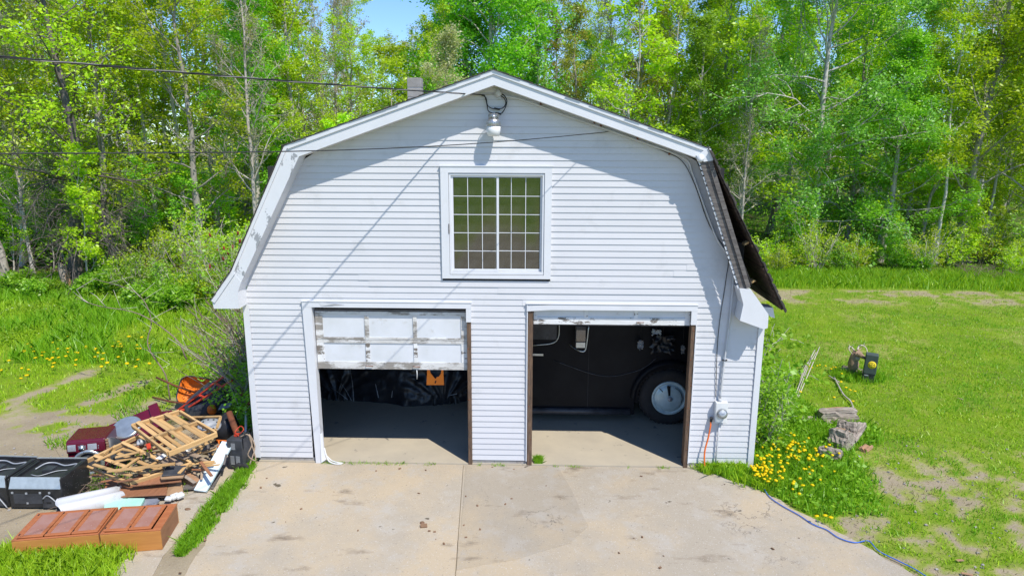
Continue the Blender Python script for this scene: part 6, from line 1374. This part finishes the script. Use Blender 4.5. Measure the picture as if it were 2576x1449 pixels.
# unmown fringe by the wall, round the logs and the targets
fr = lambda x, y: np.clip(np.maximum.reduce([ss(6.55, 5.9, x + .35 * (fbm(x, y) - .5) + np.maximum(0, -y) * .35) * (y > -1.5) * (y < 3.2), ss(5.9, 5.2, x) * (y >= 3) * (y < 10), ss(.75, .45, np.hypot(x - 8.3, (y - 4.75) * 1.3)), ss(.8, .4, np.hypot(x - 6.5, (y - 1.5)))]), 0, 1)
x, y = scatter(150000, 3.5, 9.5, -2, 10, lambda x, y: in_right(x, y) * fr(x, y) * clump(x, y, 2.2))
blades('tall_grass', x, y, .17, .014, 'gr_tall', .5)
x, y = scatter(60000, 8, 32, 14.3, 18.5, lambda x, y: ss(14.3, 14.8, y + .8 * (fbm(x * .8, y) - .5)) * ss(18.5, 17, y) * clump(x, y, 1.5))
h_ = gr.random(len(x)) < .5
blades('meadow_grass', x[h_], y[h_], .24, .022, 'gr_lawn', .5); blades('meadow_grass', x[~h_], y[~h_], .30, .022, 'gr_tall', .5)
x, y = scatter(200000, -26, -4.6, -.5, 16, lambda x, y: ss(.3, .8, cover_of(x, y)) * clump(x, y, 1.6) * np.clip(1.1 - y / 22, .4, 1) * (x > -4 - (y + 11.0) * .86))
h_ = .07 + .13 * ss(4, 9, y) * (fbm(x * .9, y * .9) + .3)
blades('meadow_grass', x, y, h_, .018, 'gr_lawn', .55)
x, y = scatter(60000, -22, -4.5, 5, 15, lambda x, y: ss(.5, .62, fbm(x * .5 + 4, y * .5)) * (x > -4 - (y + 11.0) * .86))
blades('tall_grass', x, y, .34, .022, 'gr_tall', .5)
x, y = scatter(9000, -9, -4.9, -1.2, 3.2, lambda x, y: ss(.55, .66, fbm(x * 1.4 + 9, y * 1.4)))
blades('weed_tufts', x, y, .13, .016, 'gr_tall', .6)
# lower left corner tufts and the strip in the joint between the slabs
x, y = scatter(34000, -7.6, -4.7, -4.2, -2.62, lambda x, y: ss(-2.66, -2.95, y + .35 * (fbm(x * 2.5, y * 2.5) - .5) - .0 * x) * clump(x, y, 3.2) * ss(-4.75, -5.15, x + .5 * (fbm(x * 3, y * 3) - .5)))
blades('corner_grass', x, y, .20, .016, 'gr_lawn', .6)
n = 15000; t = gr.random(n); jx = np.interp(t, [0, 1], [-4.27, -4.20]); yy = -.12 - 2.75 * t ** .9
wd_ = .045 + .10 * np.sin(np.pi * np.clip(t * 1.05, 0, 1)) ** .6 * (.6 + .8 * fbm(yy * 3, yy * 0 + 2)); xx = jx - .02 + gr.normal(0, 1, n) * wd_ * .55
k = (fbm(yy * 4 + 3, xx * 4) > .30) & (t < .97)
blades('joint_grass', xx[k], yy[k], .10, .011, 'gr_tall', .6, .0)
x, y = scatter(900, -3.1, 3.3, -.10, -.015, lambda x, y: ss(.56, .62, fbm(x * 3, y * 0)))
blades('threshold_weeds', x, y, .05, .009, 'gr_tall', .7, .01)
x, y = scatter(5200, 3.2, 4.6, -.75, .05, lambda x, y: (x > apron_right(y) - .10) * ss(.35, .6, fbm(x * 3, y * 3)))
blades('wall_foot_weeds', x, y, .15, .018, 'gr_lawn', .7)
x, y = scatter(500, .58, .72, .0, .16, lambda x, y: np.ones_like(x)); blades('jamb_weeds', x, y, .10, .012, 'gr_tall', .5, .03)
# broad weeds and fallen leaves on the forest floor
def litter(name, n, x0, x1, y0, y1, dens, size, m, hgt):
    x, y = scatter(n, x0, x1, y0, y1, dens); C = np.stack([x, y, height_of(x, y) + np.abs(gr.normal(0, hgt, len(x))) + .012], -1)
    V, F = leaves(gr, C, size, 1, .01, flat=.6 if hgt > .1 else .25, aspect=.65); tag(link(name, np_mesh(name, V, F), M_[m]), kind='stuff')
litter('undergrowth', 170000, -38, 42, 13, 46, lambda x, y: wood_of(x, y) * ss(.34, .58, fbm(x * .5, y * .5)) * np.clip(1.6 - y / 30, .2, 1), .14, 'lf_bush', .5)
litter('fallen_leaves', 16000, -30, -8, 12, 22, lambda x, y: ss(.42, .55, fbm(x * .4 + 2, y * .4)), .12, 'litter', .02)
litter('ground_weeds', 16000, 4.4, 8, -1.5, 9, lambda x, y: in_right(x, y) * fr(x, y) * .9, .07, 'lf_bush', .07)
litter('ground_weeds', 30000, -16, -4.6, 3, 15, lambda x, y: ss(.45, .6, fbm(x * .7 + 8, y * .7)), .08, 'lf_bush', .12)
# the far side of the wood, one mass of leaves
x = gr.uniform(-60, 70, 90000); y = gr.uniform(44, 62, 90000); k = gr.random(90000) < .35 + .65 * fbm(x * .12, y * .12)
x, y = x[k], y[k]; C = np.stack([x, y, height_of(x, y) + 10.5 * gr.random(len(x)) ** .8 * (.6 + .6 * fbm(x * .2 + 9, y * 0)) * np.where(np.abs(x + 10 + (y - 50) * .2) < 3.5, .75, 1)], -1)
V, F = leaves(gr, C, .34, 1, .1); tag(link('distant_woods', np_mesh('distant_woods', V, F), M_['lf_maple']), kind='stuff')
# pebbles and chips on the earth
pb = MB(); r_ = random.Random(3)
for k in range(700):
    x, y = (r_.uniform(-9.5, -4.6), r_.uniform(-3.2, 2.5)) if r_.random() < .6 else (r_.uniform(5, 11), r_.uniform(-3.3, 1))
    if x > 0 and x < apron_right(y): x += 1.2
    s = r_.uniform(.006, .02); pb.obox(Matrix.Translation((x, y, ground_z(x, y) + s * .4)) @ Matrix.Rotation(r_.uniform(0, 3), 4, 'Z') @ Matrix.Rotation(.4, 4, 'X'), s, s * .8, s * .6)
tag(pb.build('gravel', M_['block']), kind='stuff')
gt = MB(); r_ = random.Random(12)
for k in range(45):
    x, y = r_.uniform(-4.1, 5), r_.uniform(-3.3, -.05)
    if x > apron_right(y) - .1: continue
    s = r_.uniform(.004, .014) * (1 + 1.5 * (r_.random() < .08)); gt.obox(Matrix.Translation((x, y, .018 + s * .3)) @ Matrix.Rotation(r_.uniform(0, 3), 4, 'Z') @ Matrix.Rotation(.3, 4, 'X'), s * 1.6, s, s * .5)
tag(gt.build('grit', M_['litter']), kind='stuff')
# dead stalks about the scrap heap
dl2 = []; rr_ = np.random.default_rng(8)
for k in range(520):
    q = rr_.choice(4); c = [(-6.35, -1.05), (-7.15, -.75), (-5.4, .9), (-6.6, 1.6)][q]; p = np.array([c[0] + rr_.normal(0, .28), c[1] + rr_.normal(0, .22), rr_.uniform(.01, .10)])
    d = rr_.normal(0, 1, 3) * np.array([1, 1, .25]); d /= np.linalg.norm(d); L = rr_.uniform(.15, .5)
    dl2.append((np.array([p, p + d * L * .5 + np.array([0, 0, .03]), p + d * L]), np.array([.004, .004, .002])))
V, F = polytubes(dl2, lambda r: 3); tag(link('dead_stalks', np_mesh('dead_stalks', V, F), M_['brush']), kind='stuff')
# dandelions, each one its own
dm = MB(); dm.tube([(0, 0, 0), (.008, 0, .10), (0, .005, .19)], .004, 3, smooth=False); ns = len(dm.f)
dm.lathe([(.012, .185), (.030, .195), (.033, .207), (.018, .216), (0, .218)], 9)
dme = dm.mesh('dandelion'); dme.materials.append(M_['gr_tall']); dme.materials.append(M_['dandelion'])
dme.polygons.foreach_set('material_index', [0 if i < ns else 1 for i in range(len(dm.f))])
def dandelion(x, y, h, label, group, s=1.):
    o = bpy.data.objects.new('dandelion', dme); COL.objects.link(o)
    o.matrix_basis = Matrix.Translation((x, y, ground_z(x, y))) @ Matrix.Rotation(tr.uniform(0, 6.28), 4, 'Z') @ Matrix.Rotation(tr.uniform(-.3, .3), 4, 'X') @ Matrix.Diagonal((s, s, h, 1)); tag(o, label, 'dandelion', group)
dr_ = random.Random(6)
for (n_, cx, cy, sx, sy) in ((40, 1930, 1165, 32, 24), (34, 1985, 1130, 40, 22), (34, 1925, 1200, 20, 20), (26, 2040, 1140, 45, 18), (10, 2065, 1165, 50, 22), (9, 2075, 925, 30, 10)):
    for k in range(n_):
        px, py = dr_.gauss(cx, sx * .75), dr_.gauss(cy, sy * .85); p = gp(max(px, 1895), py, .19)
        if p.x < (apron_right(p.y) + .15 if p.y < 0 else 4.4): p.x = 4.45 + dr_.random() * .5
        dandelion(p.x, p.y, dr_.uniform(.8, 1.2), 'yellow dandelion in bloom in the patch by the right garage corner' if cy > 1000 else 'yellow dandelion in bloom beside the deer bust', 'dandelions by the right corner' if cy > 1000 else 'dandelions by the deer bust', dr_.uniform(.5, 1.05))
for (px, py) in ((2128, 975), (2134, 980), (2098, 1000), (2025, 1085 - 60), (2078, 1298), (2090, 1302), (2062, 1300), (2145, 1010), (2150, 985), (2010, 985), (1990, 1090), (2120, 960)): p = gp(px, py, .15); dandelion(p.x, p.y, .8, 'lone yellow dandelion scattered over the right lawn', 'scattered dandelions on the right lawn')
for k in range(62):
    px, py = dr_.choice(((95, 885), (60, 930), (190, 880), (300, 905), (250, 890), (130, 905), (330, 880))); px += dr_.gauss(0, 28); py += dr_.gauss(0, 16)
    p = gp(px, py, .2); dandelion(p.x, p.y, 1.1, 'yellow dandelion in bloom in the left meadow', 'dandelions in the left meadow', dr_.uniform(1.0, 1.5))
